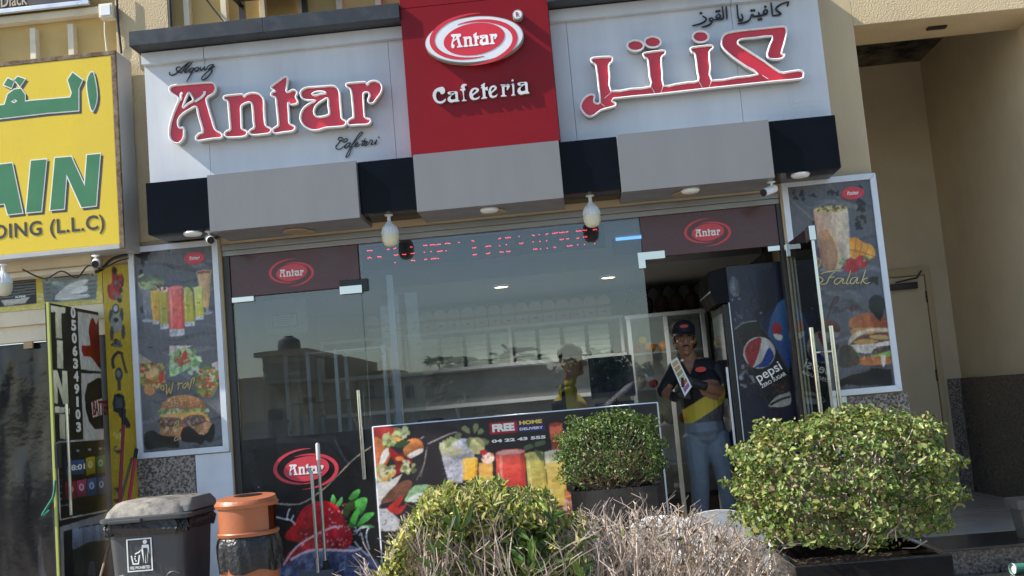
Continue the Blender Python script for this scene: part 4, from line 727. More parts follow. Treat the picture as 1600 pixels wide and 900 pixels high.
# ------------------------------------------------------------------ neighbour shop on the left
nb = thing('neighbour_front', 'dark neighbouring shop entrance with torn black window film left of the open door', 'shopfront', (-4.3, .1, .3))
NEIGH = stained('torn_black_film', (.010, .010, .012), (.15, .15, .18), 2.6, .56, .72, .2, .35, 7, stretch=(3., 1, .45))
box1('film_pane', NEIGH, nb, -5.2, -3.555, .056, .07, .302, 2.235)
fs = MB(); nx_, nz_ = 90, 90; gp = Pic(0, 1, 0, 1, 1/90, (0, 0, 0)); gn = gp.noise(7)*.022+gp.noise(17)*.009
fs.add([(-4.72+1.16*i/nx_, .046-float(gn[min(j//2+10, 90), i]), .31+1.91*j/nz_) for j in range(nz_+1) for i in range(nx_+1)], [(j*(nx_+1)+i, j*(nx_+1)+i+1, (j+1)*(nx_+1)+i+1, (j+1)*(nx_+1)+i) for j in range(nz_) for i in range(nx_)])
fs.build('loose_film', stained('wrinkled_black_film', (.010, .010, .012), (.10, .10, .12), 2.2, .58, .74, .16, .3, 9, stretch=(3., 1, .5)), nb, smooth=True)
box1('ledge', CREAM, nb, -5.2, -3.463, -.06, .059, 2.36, 2.47, b=.004); box1('ledge_step', CREAM, nb, -5.2, -3.463, -.02, .059, 2.24, 2.359, b=.004)
x, z = P(47, 520, .03); box1('wood_strip', mat('pale_wood', (.45, .33, .2), .7), nb, x-.035, x+.035, -.01, .012, z-.12, z+.14, b=.003)
box1('shop_soffit', STUCCO_S, nb, -5.2, -3.462, -.25, .059, 2.74, 2.90); box1('soffit_rail', CREAM, nb, -5.2, -3.462, -.20, .059, 2.70, 2.738, b=.003)
box1('jamb', DFRAME, nb, -3.552, -3.463, .0, .07, .302, 2.239, b=.003)
x0, z0 = P(-30, 505, -.03); x1, z1 = P(163, 412, -.03)
pc = Pic(-4.6, -3.465, 2.4702, 2.7, .0045, (196, 178, 60)); pc.fn = crop(0, 380, 3.752, -.03)
pc.poly([(-300,330),(600,270),(620,360),(-300,470)], (205, 200, 130), .7, 0, nz=.2); pc.poly([(-200,250),(222,205),(228,355),(-200,395)], (28, 30, 32), 1, 0, nz=.2)
for k in range(6): pc.line([(-200, 262+k*18), (218, 218+k*16)], 7, (120, 125, 125), .9, 0)
pc.poly([(18,338),(188,318),(160,355),(40,370)], (205, 205, 200), 1, 0, nz=.2)
pc.poly([(258,200),(560,172),(585,200),(575,330),(275,352),(262,260)], (128, 142, 142), 1, 0, (105, 118, 120), 'v', .1); pc.poly([(318,228),(522,208),(525,320),(324,342)], (150, 170, 175), 1, 0, (70, 82, 88), 'v', .3); pc.poly([(330,335),(420,240),(520,215),(520,235),(440,300),(525,300),(525,320)], (215, 222, 222), .8, 3); pc.poly([(420,285),(470,262),(520,250),(520,285),(440,300)], (225, 230, 232), .95, 2); pc.line([(330,200),(520,185)], 9, (50, 55, 58), 1, 0)
for x in (285, 553): pc.ell(x, 217 if x < 400 else 190, 17, 17, (165, 175, 175)); pc.ell(x, 217 if x < 400 else 190, 10, 10, (95, 105, 108))
for k in range(4): pc.line([(272, 250+k*24), (310, 246+k*24)], 12, (95, 105, 108), .9, 0); pc.line([(532, 228+k*24), (570, 224+k*24)], 12, (95, 105, 108), .9, 0)
pc.build('printed_fascia', nb, lambda U, V: (U, -.0635, V), PRINTM)
box1('fascia_board', mat('grey_painted_metal'), nb, -5.2, -3.464, -.061, .059, 2.4705, 2.6995)
def jtx(t, a, b, M, s=3.752, ox=0, oy=380, Y=-.0645, bold=.03): fn = crop(ox, oy, s, Y); p, q = fn(*a), fn(*b); return text_box(t, p[0], q[0], p[1], q[1], Y, .0008, bold=bold).build('lettering', M, nb, kind='stuff')
jtx('ALPINE', (88, 322), (150, 305), ALU); jtx('TOYOTA', (328, 332), (385, 320), OUTW)
# yellow sticker panel with car accessories
yp = thing('sticker_panel', 'narrow yellow panel printed with car accessories beside the left poster frame', 'panel', (-3.36, -.06, .9))
box1('panel_core', mat('yellow_board', (.55, .43, .05), .5), yp, -3.459, -3.256, -.066, -.0505, .9, 2.745)
pc = Pic(-3.458, -3.257, .905, 2.74, .0042, (190, 165, 40)); pc.fn = crop(0, 380, 3.752, -.07)
pc.poly([(655,145),(675,140),(690,190),(720,190),(715,260),(690,330),(640,320),(630,250),(655,230)], (170, 45, 40), 1, 3, nz=.3); pc.spots((640, 230, 720, 335), 18, (8, 18), [(45, 40, 38), (120, 115, 112), (190, 60, 50)], .9); pc.ring(705, 220, 18, 40, 0, 360, 5, 5, (40, 40, 40)); pc.ell(672, 160, 14, 20, (40, 40, 42))
pc.ell(678, 385, 22, 30, (60, 62, 64)); pc.ell(678, 382, 14, 20, (170, 175, 178)); pc.ell(650, 430, 12, 42, (70, 72, 75)); pc.ell(712, 420, 12, 42, (70, 72, 75)); pc.poly([(660,420),(700,420),(715,470),(700,520),(660,520),(645,470)], (150, 150, 140), 1, 2); pc.ell(655, 530, 11, 44, (75, 77, 80)); pc.ell(722, 520, 11, 44, (75, 77, 80)); pc.ell(680, 450, 14, 14, (50, 50, 52)); pc.spots((660, 570, 715, 610), 14, (8, 16), [(45, 45, 48), (100, 100, 105)], .9)
pc.line([(665,730),(660,680),(690,640),(715,650)], 17, (50, 50, 52)); pc.line([(715,660),(730,720),(742,760)], 13, (60, 58, 55)); pc.ell(696, 770, 22, 42, (55, 58, 62)); pc.ell(694, 765, 13, 22, (120, 125, 130)); pc.line([(695,800),(700,860)], 20, (70, 70, 70))
pc.fn = crop(60, 600, 3, -.07)
pc.poly([(355,50),(400,55),(402,130),(352,128)], (35, 36, 40), 1, 2); pc.poly([(362,62),(392,64),(394,112),(360,112)], (70, 78, 85), 1); pc.line([(385,140),(415,180),(420,200)], 22, (45, 40, 40)); pc.spots((355, 210, 400, 330), 14, (9, 20), [(170, 165, 150), (90, 80, 70), (205, 190, 90)], .8); pc.spots((360, 340, 400, 560), 16, (8, 18), [(45, 45, 60), (150, 140, 60), (200, 190, 150)], .6)
pc.build('printed_sheet', yp, lambda U, V: (U, -.0685, V), PRINTM)
# open TINT door, seen from its printed face
XT = -3.505
td = thing('open_door', 'open black door lettered TINT with a phone number and car accessory pictures', 'door', (XT, -.4, .32))
box1('door_leaf', BLACKP, td, XT-.035, XT, -.815, -.07, .32, 2.405); box1('door_edge', mat('lime_edge', (.38, .42, .10), .5), td, XT-.016, XT+.003, -.835, -.8155, .32, 2.41, b=.003)
pc = Pic(-.813, -.072, .33, 2.40, .0042, (17, 15, 15)); pc.fn = lambda x, y: PX(x/3.752, 380+y/3.752, XT+.004)
c1, c2 = (255, 253, 222), (205, 203, 170)
pc.poly([(455,400),(640,432),(650,760),(475,740),(462,600)], (205, 205, 200), 1, 0, nz=.08); pc.poly([(480,600),(530,600),(520,520),(532,450),(548,440),(565,480),(580,435),(610,430),(640,440),(645,700),(600,745),(560,700),(530,665),(490,660)], (150, 12, 14), 1, 2, (110, 6, 8), 'u', .3); pc.poly([(580,720),(640,640),(645,740),(600,748)], (20, 20, 22)); pc.line([(570,470),(565,650)], 5, (95, 5, 8), .8)
pc.poly([(475,762),(650,765),(660,1180),(490,1165)], (200, 200, 196), 1, 0, nz=.08)
for k, (t, z0) in enumerate((('T', 365), ('I', 566), ('N', 745), ('T', 955))):
    h = 190; x0 = 298+k*8; x1 = x0+86
    if t == 'T': pc.poly([(x0, z0), (x1, z0+12), (x1, z0+48), (x0+62, z0+44), (x0+66, z0+h+6), (x0+30, z0+h), (x0+26, z0+40), (x0, z0+38)], c1, 1, 0, c2, 'v', .05)
    if t == 'I': pc.poly([(x0+27, z0), (x0+62, z0+4), (x0+66, z0+h-20), (x0+30, z0+h-24)], c1, 1, 0, c2, 'v', .05)
    if t == 'N': pc.poly([(x0-8, z0), (x0+22, z0), (x0+52, z0+100), (x0+50, z0), (x0+80, z0+2), (x0+88, z0+h+10), (x0+58, z0+h+10), (x0+24, z0+90), (x0+26, z0+h+6), (x0-4, z0+h+4)], c1, 1, 0, c2, 'v', .05)
pc.fn = lambda x, y: PX(60+x/3, 600+y/3, XT+.004)
pc.poly([(230,0),(330,-20),(345,170),(265,212),(222,120)], (18, 18, 20), 1, 2); pc.poly([(248,85),(345,50),(345,130),(255,158)], (215, 213, 205), 1); 
pc.poly([(85,270),(350,245),(360,590),(100,640),(90,400)], (190, 190, 186), 1); pc.poly([(92,278),(350,256),(360,582),(106,632),(97,400)], (10, 10, 12), 1)
for i, (x0, y0, x1, y1, c) in enumerate(((126,362,216,430,(55,100,150)), (222,346,266,428,(200,180,30)), (272,340,312,420,(45,125,55)), (316,334,352,408,(165,30,40)), (126,462,178,545,(165,35,55)), (180,452,225,535,(185,70,110)), (228,445,272,528,(55,105,160)), (276,440,315,520,(45,80,140)), (318,436,352,510,(60,60,110)))):
    pc.poly([(x0, y0), (x1, y0-8), (x1+2, y1-8), (x0+2, y1)], c, 1, 0, tuple(int(v*.6) for v in c), 'v', .05)
    if i: pc.ell((x0+x1)/2, (y0+y1)/2-10, (x1-x0)*.26, 17, (220, 222, 225), .85); pc.ell((x0+x1)/2, (y0+y1)/2-10, (x1-x0)*.15, 10, c, .9)
for k in range(9): pc.line([(104, 300+k*30), (112, 299+k*30)], 5, (200, 200, 205), .8, 0)
for x in (185, 240, 290, 315): pc.ell(x, 312-(x-185)*.09, 8, 6, (190, 195, 200), .8)
pc.poly([(100,670),(330,600),(360,600),(362,1000),(112,1000)], (150, 152, 156), 1); pc.poly([(118,690),(340,640),(362,640),(362,1000),(126,1000)], (14, 14, 16), 1); pc.poly([(158,680),(345,650),(350,760),(280,790),(160,775)], (150, 165, 190), 1, 0, (95, 105, 120), 'v', .3); pc.poly([(160,780),(240,740),(345,730),(350,900),(168,900)], (40, 46, 40), 1, 0, nz=.6); pc.poly([(230,900),(240,830),(262,830),(270,900)], (95, 98, 100), .9)
pc.build('printed_face', td, lambda U, V: (XT+.0035, U, V), PRINTM)
def tdtext(t, ox, oy, s, a, b, M, bold=.02):
    p, q = PX(ox+a[0]/s, oy+a[1]/s, XT), PX(ox+b[0]/s, oy+b[1]/s, XT); v, f = text_raw(t, 1., bold)
    xs_ = [w_[0] for w_ in v]; zs_ = [w_[1] for w_ in v]; ax, bx, az, bz = min(xs_), max(xs_), min(zs_), max(zs_)
    MB().add([(XT+.005+.001*(w_[2]+.5), p[0]+(w_[0]-ax)/(bx-ax)*(q[0]-p[0]), p[1]+(w_[1]-az)/(bz-az)*(q[1]-p[1])) for w_ in v], f).build('lettering', M, td)
for k, dch in enumerate('0506349103'):
    x0 = 411+k*3.6; y0 = 378+k*74.5; tdtext(dch, 0, 380, 3.752, (x0+(8 if dch == '1' else 0), y0+60), (x0+(19 if dch == '1' else 26), y0), OUTW, .05)
tdtext('BATTERY', 60, 600, 3, (254, 148), (336, 78), mat('dark_red'), .03); tdtext('08:01', 60, 600, 3, (130, 410), (214, 372), OUTW, .03)
MB().tube([(XT+.05, -.74, .98), (XT+.05, -.74, 1.72)], .014, 10).tube([(XT+.05, -.74, 1.05), (XT, -.74, 1.05)], .008, 6).tube([(XT+.05, -.74, 1.66), (XT, -.74, 1.66)], .008, 6).build('pull_handle', CHROME, td, smooth=40)
box1('lock_case', BLKP, td, XT+.001, XT+.025, -.84, -.70, 1.30, 1.46, b=.006)
MB().tube(cr_smooth([(XT+.0, -.835, 1.22), (XT-.01, -.85, 1.12), (XT-.05, -.85, 1.06), (XT-.09, -.85, 1.0), (XT-.04, -.85, 1.03)], 4), .008, 6).build('green_rag', mat('green_cloth', (.02, .16, .11), .8), td)

# ------------------------------------------------------------------ interior
def wall(name, M, *a): return box1(name, M, None, *a, kind='structure')
INTW = stained('interior_tile_wall', (.46, .47, .47), (.38, .39, .40), 2, .4, .7, .35, .02)
wall('interior_back_wall', INTW, -2.56, 1.6, 2.9, 3.0, .301, 2.66)
wall('interior_left_wall', INTW, -2.66, -2.561, .301, 3.0, .301, 2.66)
wall('interior_right_wall', mat('interior_dark_wall', (.05, .045, .04), .5), 1.562, 1.70, .502, 3.0, .301, 2.66)
wall('interior_ceiling', mat('interior_ceiling_board', (.28, .285, .29), .7), -2.66, 1.70, .06, 3.0, 2.662, 2.82)
wall('interior_dropped_ceiling', mat('interior_ceiling_board'), -2.56, 1.56, .9, 2.899, 2.50, 2.661)
WARM = mat('warm_lamp', (.9, .85, .7), .4, emit=(1, .85, .55), es=6)
for px, py in ((783, 447), (950, 432)):
    y = 1.2
    while P(px, py, y)[1] < 2.497: y += .02
    x = P(px, py, y)[0]
    t = thing('ceiling_lamp', 'warm lit recessed ceiling lamp seen through the glass, %s' % ('the left one' if px < 900 else 'the right one nearer the doorway'), 'lamp', (x, y, 2.48), 'recessed ceiling lamps')
    MB().lathe([(.075, .0), (.078, -.012), (.06, -.014)], (x, y, 2.4995), 24, caps=False).build('ring', WPLAST, t); MB().lathe([(.002, -.001), (.058, -.001), (.058, -.010), (.002, -.012)], (x, y, 2.4985), 24).build('bulb', WARM, t)
    ld = bpy.data.lights.new('lamp_light', 'SPOT'); lo_ = bpy.data.objects.new('lamp_light', ld); COL.objects.link(lo_); ld.energy = 30.; ld.spot_size = R(150); ld.spot_blend = .6; ld.color = (1, .9, .72); ld.shadow_soft_size = .05; lo_.location = (x, y, 2.43)
bl = thing('insect_lamp', 'blue glowing double tube lamp high behind the glass beside the maroon panel', 'lamp', (*P(980, 365, .35)[:1], .35, 2.58))
for px, c, e in ((358, (.03, .12, 1.), 5.), (371, (.12, .35, .75), 1.6)):
    a, b = P(962, px+3, .35), P(1003, px-1, .35); MB().tube([(a[0], .35, (a[1]+b[1])/2), (b[0]+.1, .35, (a[1]+b[1])/2)], .012, 10).build('tube', mat('blue_tube%d' % px, c, .3, emit=c, es=e), bl)
box1('lamp_housing', DARKP, bl, P(960, 365, .35)[0]-.02, P(1003, 365, .35)[0]+.13, .37, .42, 2.52, 2.66)
# LED display
xa, xb = P(566, 400, .05)[0], P(945, 365, .05)[0]
ld_ = thing('led_display', 'dark scrolling display with rows of red dots behind the top of the window', 'display', ((xa+xb)/2, .06, 2.53))
box1('display_case', mat('display_black', (.02, .022, .026), .4), ld_, xa, xb, .05, .10, 2.545, 2.725, b=.004)
m_ = MB(); x = xa+.04
while x < xb-.04:
    for row in range(3):
        if rng.random() < .75:
            for k in range(rng.choice((1, 2, 3, 3, 4))):
                q = x+k*.011; z = 2.582+row*.052+rng.uniform(-.003, .003); m_.box(q, q+.006, .044, .0495, z, z+.006)
    x += rng.choice((.05, .062, .075, .10))
m_.build('red_dots', mat('red_led', (.8, .05, .08), .4, emit=(1., .06, .10), es=2.6), ld_, kind='stuff')
# mullion posts and partition behind the glass
x, z = P(617, 540, .25); tag(box1('partition_post', ALUW, None, x-.025, x+.025, .22, .27, .301, 2.52, b=.003), 'white aluminium upright standing inside behind the fixed pane', 'post')
x, z = P(658, 540, .5); tag(box1('partition_pane', glass('partition_glass', (.85, .9, .9), .06), None, x-.30, x, .495, .505, .301, 2.40), 'tall clear glass partition beside the aluminium upright', 'glass panel')
nt_ = thing('notice_board', 'white hanging board with a framed certificate behind the left door', 'notice', (-2.1, 1.0, 2.15))
bx0, bz0 = P(352, 533, 1.0); bx1, bz1 = P(476, 462, 1.0); box1('board', WINT, nt_, bx0, bx1, 1.0, 1.03, bz0+.02, 2.60, b=.003)
c0, c1_ = P(426, 514, .99), P(465, 488, .99); box1('frame', mat('grey_frame', (.25, .25, .25), .5), nt_, c0[0], c1_[0], .985, .9995, c0[1], c1_[1], b=.003); box1('paper', WPLAST, nt_, c0[0]+.015, c1_[0]-.015, .982, .9845, c0[1]+.015, c1_[1]-.015)
for k in range(5): box1('print_line', mat('grey_print', (.3, .3, .3), .8), nt_, c0[0]+.03, c1_[0]-.03-.01*k, .981, .9818, c1_[1]-.035-.018*k, c1_[1]-.030-.018*k)
for x in (-2.3, -1.9): MB().tube([(x, 1.015, 2.601), (x, 1.015, 2.66)], .004, 6).build('hanger', ALU, nt_)
dc = thing('display_cabinet', 'aluminium and glass display cabinet behind the closed left door', 'cabinet', (-2.05, 1.4, .301))
for x in (-2.46, -2.27, -2.03, -1.62):
    for y in (1.2, 1.6): box1('upright', ALU, dc, x-.014, x+.014, y-.014, y+.014, .302, 2.06)
for z in (.75, 1.2, 1.62, 2.04): box1('shelf', GLASSC if z < 2 else ALU, dc, -2.44, -1.64, 1.215, 1.585, z, z+.012)
box1('side_pane', GLASSC, dc, -2.44, -1.64, 1.19, 1.196, .35, 2.04); box1('plinth', WINT, dc, -2.44, -1.64, 1.22, 1.58, .302, .6)
# back cabinet with foam boxes, row of meal boxes on top
bc = thing('wall_cabinet', 'long white glazed wall cabinet full of white foam boxes', 'cabinet', (-.9, 2.6, 1.86))
zc0, zc1 = 1.87, 2.20
box1('top_board', ALUW, bc, -2.45, .47, 2.45, 2.895, zc1, zc1+.028, b=.003); box1('bottom_board', ALUW, bc, -2.45, .47, 2.45, 2.895, zc0-.03, zc0, b=.003)
for x in (-2.44, -1.62, -.62, .44): box1('stile', ALUW, bc, x-.015, x+.015, 2.452, 2.48, zc0+.0005, zc1-.0005, b=.002)
box1('back_board', WINT, bc, -2.44, .45, 2.875, 2.894, zc0+.001, zc1-.001)
for a, b in ((-2.42, -1.64), (-1.60, -.64), (-.60, .42)): box1('sliding_pane', GLASSC, bc, a, b, 2.462, 2.467, zc0+.002, zc1-.002)
FOAM = mat('foam_white', (.84, .85, .80), .6)
def foam():
    m_ = MB(); m_.add([(-.095, -.09, .001), (.095, -.09, .001), (.095, .09, .001), (-.095, .09, .001), (-.102, -.1, .026), (.102, -.1, .026), (.102, .1, .026), (-.102, .1, .026), (-.09, -.085, .048), (.09, -.085, .048), (.09, .085, .048), (-.09, .085, .048)],
        [(3, 2, 1, 0), (8, 9, 10, 11)]+[(a+i, a+(i+1) % 4, a+4+(i+1) % 4, a+4+i) for a in (0, 4) for i in range(4)]); return m_.build('foam_box', FOAM)
f0 = None; n = 0
names = ['leftmost', 'second', 'third', 'fourth', 'fifth', 'sixth', 'seventh', 'rightmost']; lev = ['bottom', 'second', 'third', 'fourth', 'fifth', 'top']
for i in range(8):
    for k in range(6):
        o = f0 if f0 is None else f0.copy()
        if o is None: o = f0 = foam()
        else: COL.objects.link(o)
        o.location = (-1.42+i*.235, 2.60+rng.uniform(-.01, .01), zc0+.002+k*.0495); tag(o, 'white foam box, %s of the %s stack in the glazed wall cabinet' % (lev[k], names[i]), 'box', 'stacked foam boxes')
CARD = mat('meal_carton', (.74, .62, .58), .6); CARDB = mat('carton_band', (.30, .26, .26), .6)
def carton():
    t = thing('meal_box', 'pale gabled carton', 'box', (0, 0, 0), 'row of meal cartons')
    MB().prism([(-.062, 0), (.062, 0), (.062, .165), (.047, .195), (.035, .195), (.035, .212), (-.035, .212), (-.035, .195), (-.047, .195), (-.062, .165)], -.045, .045).build('carton_body', CARD, t)
    box1('printed_band', CARDB, t, -.0625, .0625, -.0462, -.0455, .095, .125); box1('printed_mark', CARDB, t, -.018, .018, -.0462, -.0455, .045, .062); return t
ct0 = carton(); ords = 'first second third fourth fifth sixth seventh eighth ninth tenth eleventh twelfth thirteenth fourteenth fifteenth sixteenth seventeenth eighteenth'.split()
for i in range(18):
    loc = (.30-i*.132, 2.6+rng.uniform(-.008, .008), zc1+.0285); lab = 'pale gabled meal carton on the wall cabinet, %s from the doorway end' % ords[i]
    if i == 0: ct0.location = loc; ct0['label'] = lab
    else: dup(ct0, loc, lab)
sh = thing('wall_shelf', 'long white shelf on the back wall below the glazed cabinet', 'shelf', (-.9, 2.6, 1.45)); box1('shelf_board', ALUW, sh, -2.45, .47, 2.5, 2.895, 1.49, 1.525, b=.003)
for x in (-2.2, -1.2, -.2): MB().prismx([(2.55, 1.489), (2.895, 1.489), (2.895, 1.30)], x-.01, x+.01).build('bracket', ALU, sh)
ctr = thing('service_counter', 'low counter just inside the window behind the food banner', 'counter', (-.5, .5, .301)); box1('counter_body', WINT, ctr, -1.40, .42, .30, .80, .302, 1.30); box1('counter_top', mat('pale_stone', (.5, .5, .5), .3), ctr, -1.45, .46, .26, .84, 1.302, 1.335, b=.006)
def onctr(name, lab, cat, px, py, wd, h, M, y=.45, d=.12):
    x = P(px, py, y)[0]; t = thing(name, lab, cat, (x, y, 1.336)); box1('case', M, t, x-wd/2, x+wd/2, y-d, y+d, 1.3365, 1.336+h, b=.008); return t, x
t, x = onctr('receipt_printer', 'small black receipt printer on the counter behind the banner', 'printer', 675, 648, .20, .075, BLKP); box1('paper_slot', ALU, t, x-.06, x+.06, .32, .329, 1.39, 1.395)
t, x = onctr('card_terminal', 'black card terminal on the counter right of the receipt printer', 'terminal', 775, 640, .10, .06, BLKP); box1('screen', ALU, t, x-.03, x+.03, .322, .3295, 1.36, 1.385)
t = thing('cash_register', 'black till screen and terminal on the counter near the doorway', 'till', (.28, .55, 1.336)); box1('base', DARKP, t, .10, .40, .42, .72, 1.337, 1.42, b=.01); MB().prismx([(.50, 1.46), (.53, 1.45), (.63, 1.76), (.60, 1.77)], .08, .42).build('screen', BLKP, t); MB().tube([(.25, .58, 1.42), (.25, .58, 1.55)], .03, 10).build('stand', DARKP, t)
# tall glass fruit fridge behind the man
ff = thing('fruit_fridge', 'tall glass door fridge with fruit on its shelves behind the man', 'fridge', (.82, 2.5, .301))
for x in (.50, .84, 1.18): box1('stile', ALU, ff, x-.02, x+.02, 2.2, 2.24, .302, 2.16, b=.003)
box1('case', WINT, ff, .47, 1.21, 2.78, 2.88, .302, 2.18); box1('top_cap', ALU, ff, .47, 1.21, 2.2, 2.779, 2.161, 2.20, b=.004); box1('plinth', BLKP, ff, .47, 1.21, 2.22, 2.779, .302, .5)
for z in (.8, 1.15, 1.5, 1.83): box1('shelf', ALU, ff, .49, 1.19, 2.26, 2.775, z, z+.012)
box1('door_glass', GLASSC, ff, .52, 1.16, 2.215, 2.22, .5, 2.16)
box1('sticker', mat('olive_sticker', (.20, .19, .05), .5), ff, .585, .645, 2.208, 2.2145, 1.93, 1.99)
FR = [mat('orange_peel', (.62, .22, .03), .5, bump=.2, bscale=160), mat('mango_skin', (.60, .40, .06), .45), mat('apple_red', (.45, .05, .05), .35), mat('melon_pale', (.62, .55, .42), .6), mat('lime_green', (.18, .42, .05), .45)]
fnm = ['orange', 'mango', 'apple', 'melon', 'lime']; k = 0
for zi, z in enumerate((1.163, 1.513, 1.843)):
    for i in range(5):
        kd = (3, 2, 0)[zi] if i % 3 else (0, 3, 2)[zi]; r = (.055, .055, .045, .07, .035)[kd]
        o = MB().ball((.56+i*.13, 2.45, z+r*.98), (r, r, r*.96), 14).build(fnm[kd], FR[kd], smooth=True); tag(o, '%s on the %s fridge shelf, %s from the left' % (fnm[kd], ('lower', 'middle', 'upper')[zi], ords[i]), 'fruit', 'fruit on the fridge shelves')
fr_ = thing('fruit_rack', 'dark rack of hanging yellow and green fruit beside the drinks fridge', 'rack', (1.38, 2.2, .301))
for x in (1.25, 1.52): box1('upright', BLKP, fr_, x-.012, x+.012, 2.3, 2.33, .302, 2.5)
for z in (1.2, 1.5, 1.8, 2.1): box1('shelf', BLKP, fr_, 1.263, 1.507, 2.1, 2.36, z, z+.014)
for zi, z in enumerate((1.215, 1.515, 1.815, 2.115)):
    for i in range(3):
        kd = 4 if zi < 1 else 1; r = .05; o = MB().ball((1.30+i*.09, 2.18, z+r), (.043, .045, r), 12).build(fnm[kd], FR[kd], smooth=True); tag(o, '%s on the dark rack, %s shelf, %s from the left' % (fnm[kd], ('lowest', 'second', 'third', 'top')[zi], ords[i]), 'fruit', 'fruit on the dark rack')
def pineapple(x, y, z, i):
    t = thing('pineapple', 'pineapple in shade-darkened colours on top of the fruit fridge, %s from the left' % ords[i], 'pineapple', (x, y, z), 'pineapples on the fridge')
    prof = [(.03, 0), (.06, .03), (.068, .09), (.06, .15), (.03, .18)]; MB().lathe(prof, (x, y, z), 14).build('fruit', mat('pineapple_skin', (.055, .028, .012), .8, bump=1., bscale=45), t, smooth=True)  # skin and leaf colours darkened to hold the shade above the fridge
    m_ = MB()
    for k in range(9): a = k*2.4; m_.tube([(x, y, z+.17), (x+.03*math.cos(a), y+.03*math.sin(a), z+.24), (x+.07*math.cos(a), y+.07*math.sin(a), z+.27)], [.012, .009, .002], 4)
    m_.build('leaf_crown', mat('pineapple_leaf', (.02, .03, .01), .8), t)
for i in range(5): pineapple(.55+i*.145, 2.45, 2.2005, i)
# drinks fridge with the can print on its side
df = thing('drinks_fridge', 'navy drinks fridge with a large cola can print on its side in the doorway', 'fridge', (1.34, .5, .301))
box1('cabinet', mat('navy_metal', (.012, .016, .045), .3), df, 1.15, 1.552, .152, .86, .303, 2.34, b=.008)
box1('door_frame', BLKP, df, 1.10, 1.149, .155, .857, .42, 2.06, b=.006); box1('door_glass', mat('fridge_dark_glass', (.02, .02, .022), .05, coat=.5), df, 1.094, 1.0995, .20, .80, .5, 2.0); box1('door_handle', ALU, df, 1.075, 1.093, .17, .19, .9, 1.6, b=.004)
MB().prism([(1.149, 2.07), (1.06, 2.07), (1.02, 2.15), (1.03, 2.31), (1.149, 2.335)], .155, .857).build('header_box', mat('matte_black', (.008, .008, .010), .6, spec=.15), df); box1('header_stripe', WPLAST, df, 1.0185, 1.0225, .16, .85, 2.155, 2.165)
box1('corner_trim', ALU, df, 1.143, 1.1495, .146, .1545, .42, 2.07)
box1('kick_plate', BLKP, df, 1.10, 1.149, .16, .85, .303, .415)
pc = Pic(1.152, 1.55, .9, 2.335, .0042, (20, 24, 58)); pc.fn = crop(1090, 410, 3.6, .15)
pc.poly([(185,60),(330,40),(440,30),(445,250),(400,400),(200,360)], (38, 46, 92), .6, 3, nz=.5); pc.line([(290,80),(320,180),(300,220),(340,330)], 9, (8, 10, 24), .8); pc.poly([(330,60),(430,20),(440,240),(340,330)], (14, 17, 48), .8)
pc.poly([(185,90),(205,80),(240,130),(230,185),(200,190),(180,150)], (120, 130, 150), .8, 3, nz=.8); pc.spots((190, 170, 420, 330), 14, (4, 9), [(170, 180, 200), (90, 80, 90)], .8, 1)
pc.poly([(395,400),(450,230),(520,240),(520,600),(470,560)], (70, 125, 200), 1, 2, (35, 70, 150), 'v', .1); pc.ell(445, 375, 26, 38, (190, 35, 55), 1, -10); pc.poly([(425,400),(475,410),(470,440),(440,430)], (235, 238, 245), 1, 2)
pc.spots((210, 260, 255, 350), 20, (3, 8), [(110, 125, 160), (160, 170, 190)], .6); pc.spots((240, 570, 320, 720), 26, (6, 18), [(150, 165, 195), (90, 60, 50), (200, 205, 215)], .7)
pc.poly([(210,375),(250,345),(320,330),(350,350),(420,440),(500,580),(520,640),(520,800),(400,815),(330,680),(260,520)], (16, 17, 22), 1, 2, (28, 30, 38), 'u', .2); pc.line([(210,375),(260,340),(330,330)], 6, (190, 195, 205), .9); pc.line([(212,380),(300,590),(400,810)], 4, (90, 95, 105), .8); pc.line([(350,350),(430,460),(515,620)], 5, (110, 115, 125), .7)
pc.ell(347, 508, 90, 90, (235, 236, 240), 1, 0); pc.ell(347, 508, 83, 83, (225, 228, 238), 1, 0)
pc.poly([(268,520),(266,490),(290,450),(330,427),(358,427),(352,470),(340,520),(310,588),(285,565)], (178, 25, 45), 1, 3, nz=.06); pc.poly([(400,480),(428,520),(420,550),(390,585),(340,590),(318,590),(360,560)], (25, 65, 175), 1, 3, nz=.06)
pc.poly([(400,800),(450,750),(500,735),(520,730),(520,800),(420,815)], (200, 205, 212), .9, 3); pc.line([(410,800),(470,770),(520,755)], 12, (20, 20, 26), .9); pc.spots((420, 680, 500, 730), 12, (7, 14), [(80, 40, 25), (120, 70, 50)], .7); pc.spots((230, 380, 500, 760), 40, (2, 4), [(150, 155, 165)], .8, 1)
pc.A *= np.array((.78, .78, .72)); pc.build('printed_side', df, lambda U, V: (U, .1495, V), PRINT)
def slant_text(t, a, b, hgt, M):
    fn = crop(1090, 410, 3.6, .149); p, q = fn(*a), fn(*b); v, f = text_raw(t, 1., .01); xs_ = [w_[0] for w_ in v]; L = max(xs_)-min(xs_); ux, uz = (q[0]-p[0])/L, (q[1]-p[1])/L; s = math.hypot(ux, uz); h = hgt
    MB().add([(p[0]+(w_[0]-min(xs_))*ux-w_[1]*uz*h, .148-.001*(w_[2]+.5), p[1]+(w_[0]-min(xs_))*uz+w_[1]*ux*h) for w_ in v], f).build('lettering', M, df)
slant_text('pepsi', (345, 675), (478, 598), 1.0, WPLAST); slant_text('ZERO SUGAR', (362, 708), (500, 632), 1.1, WPLAST)

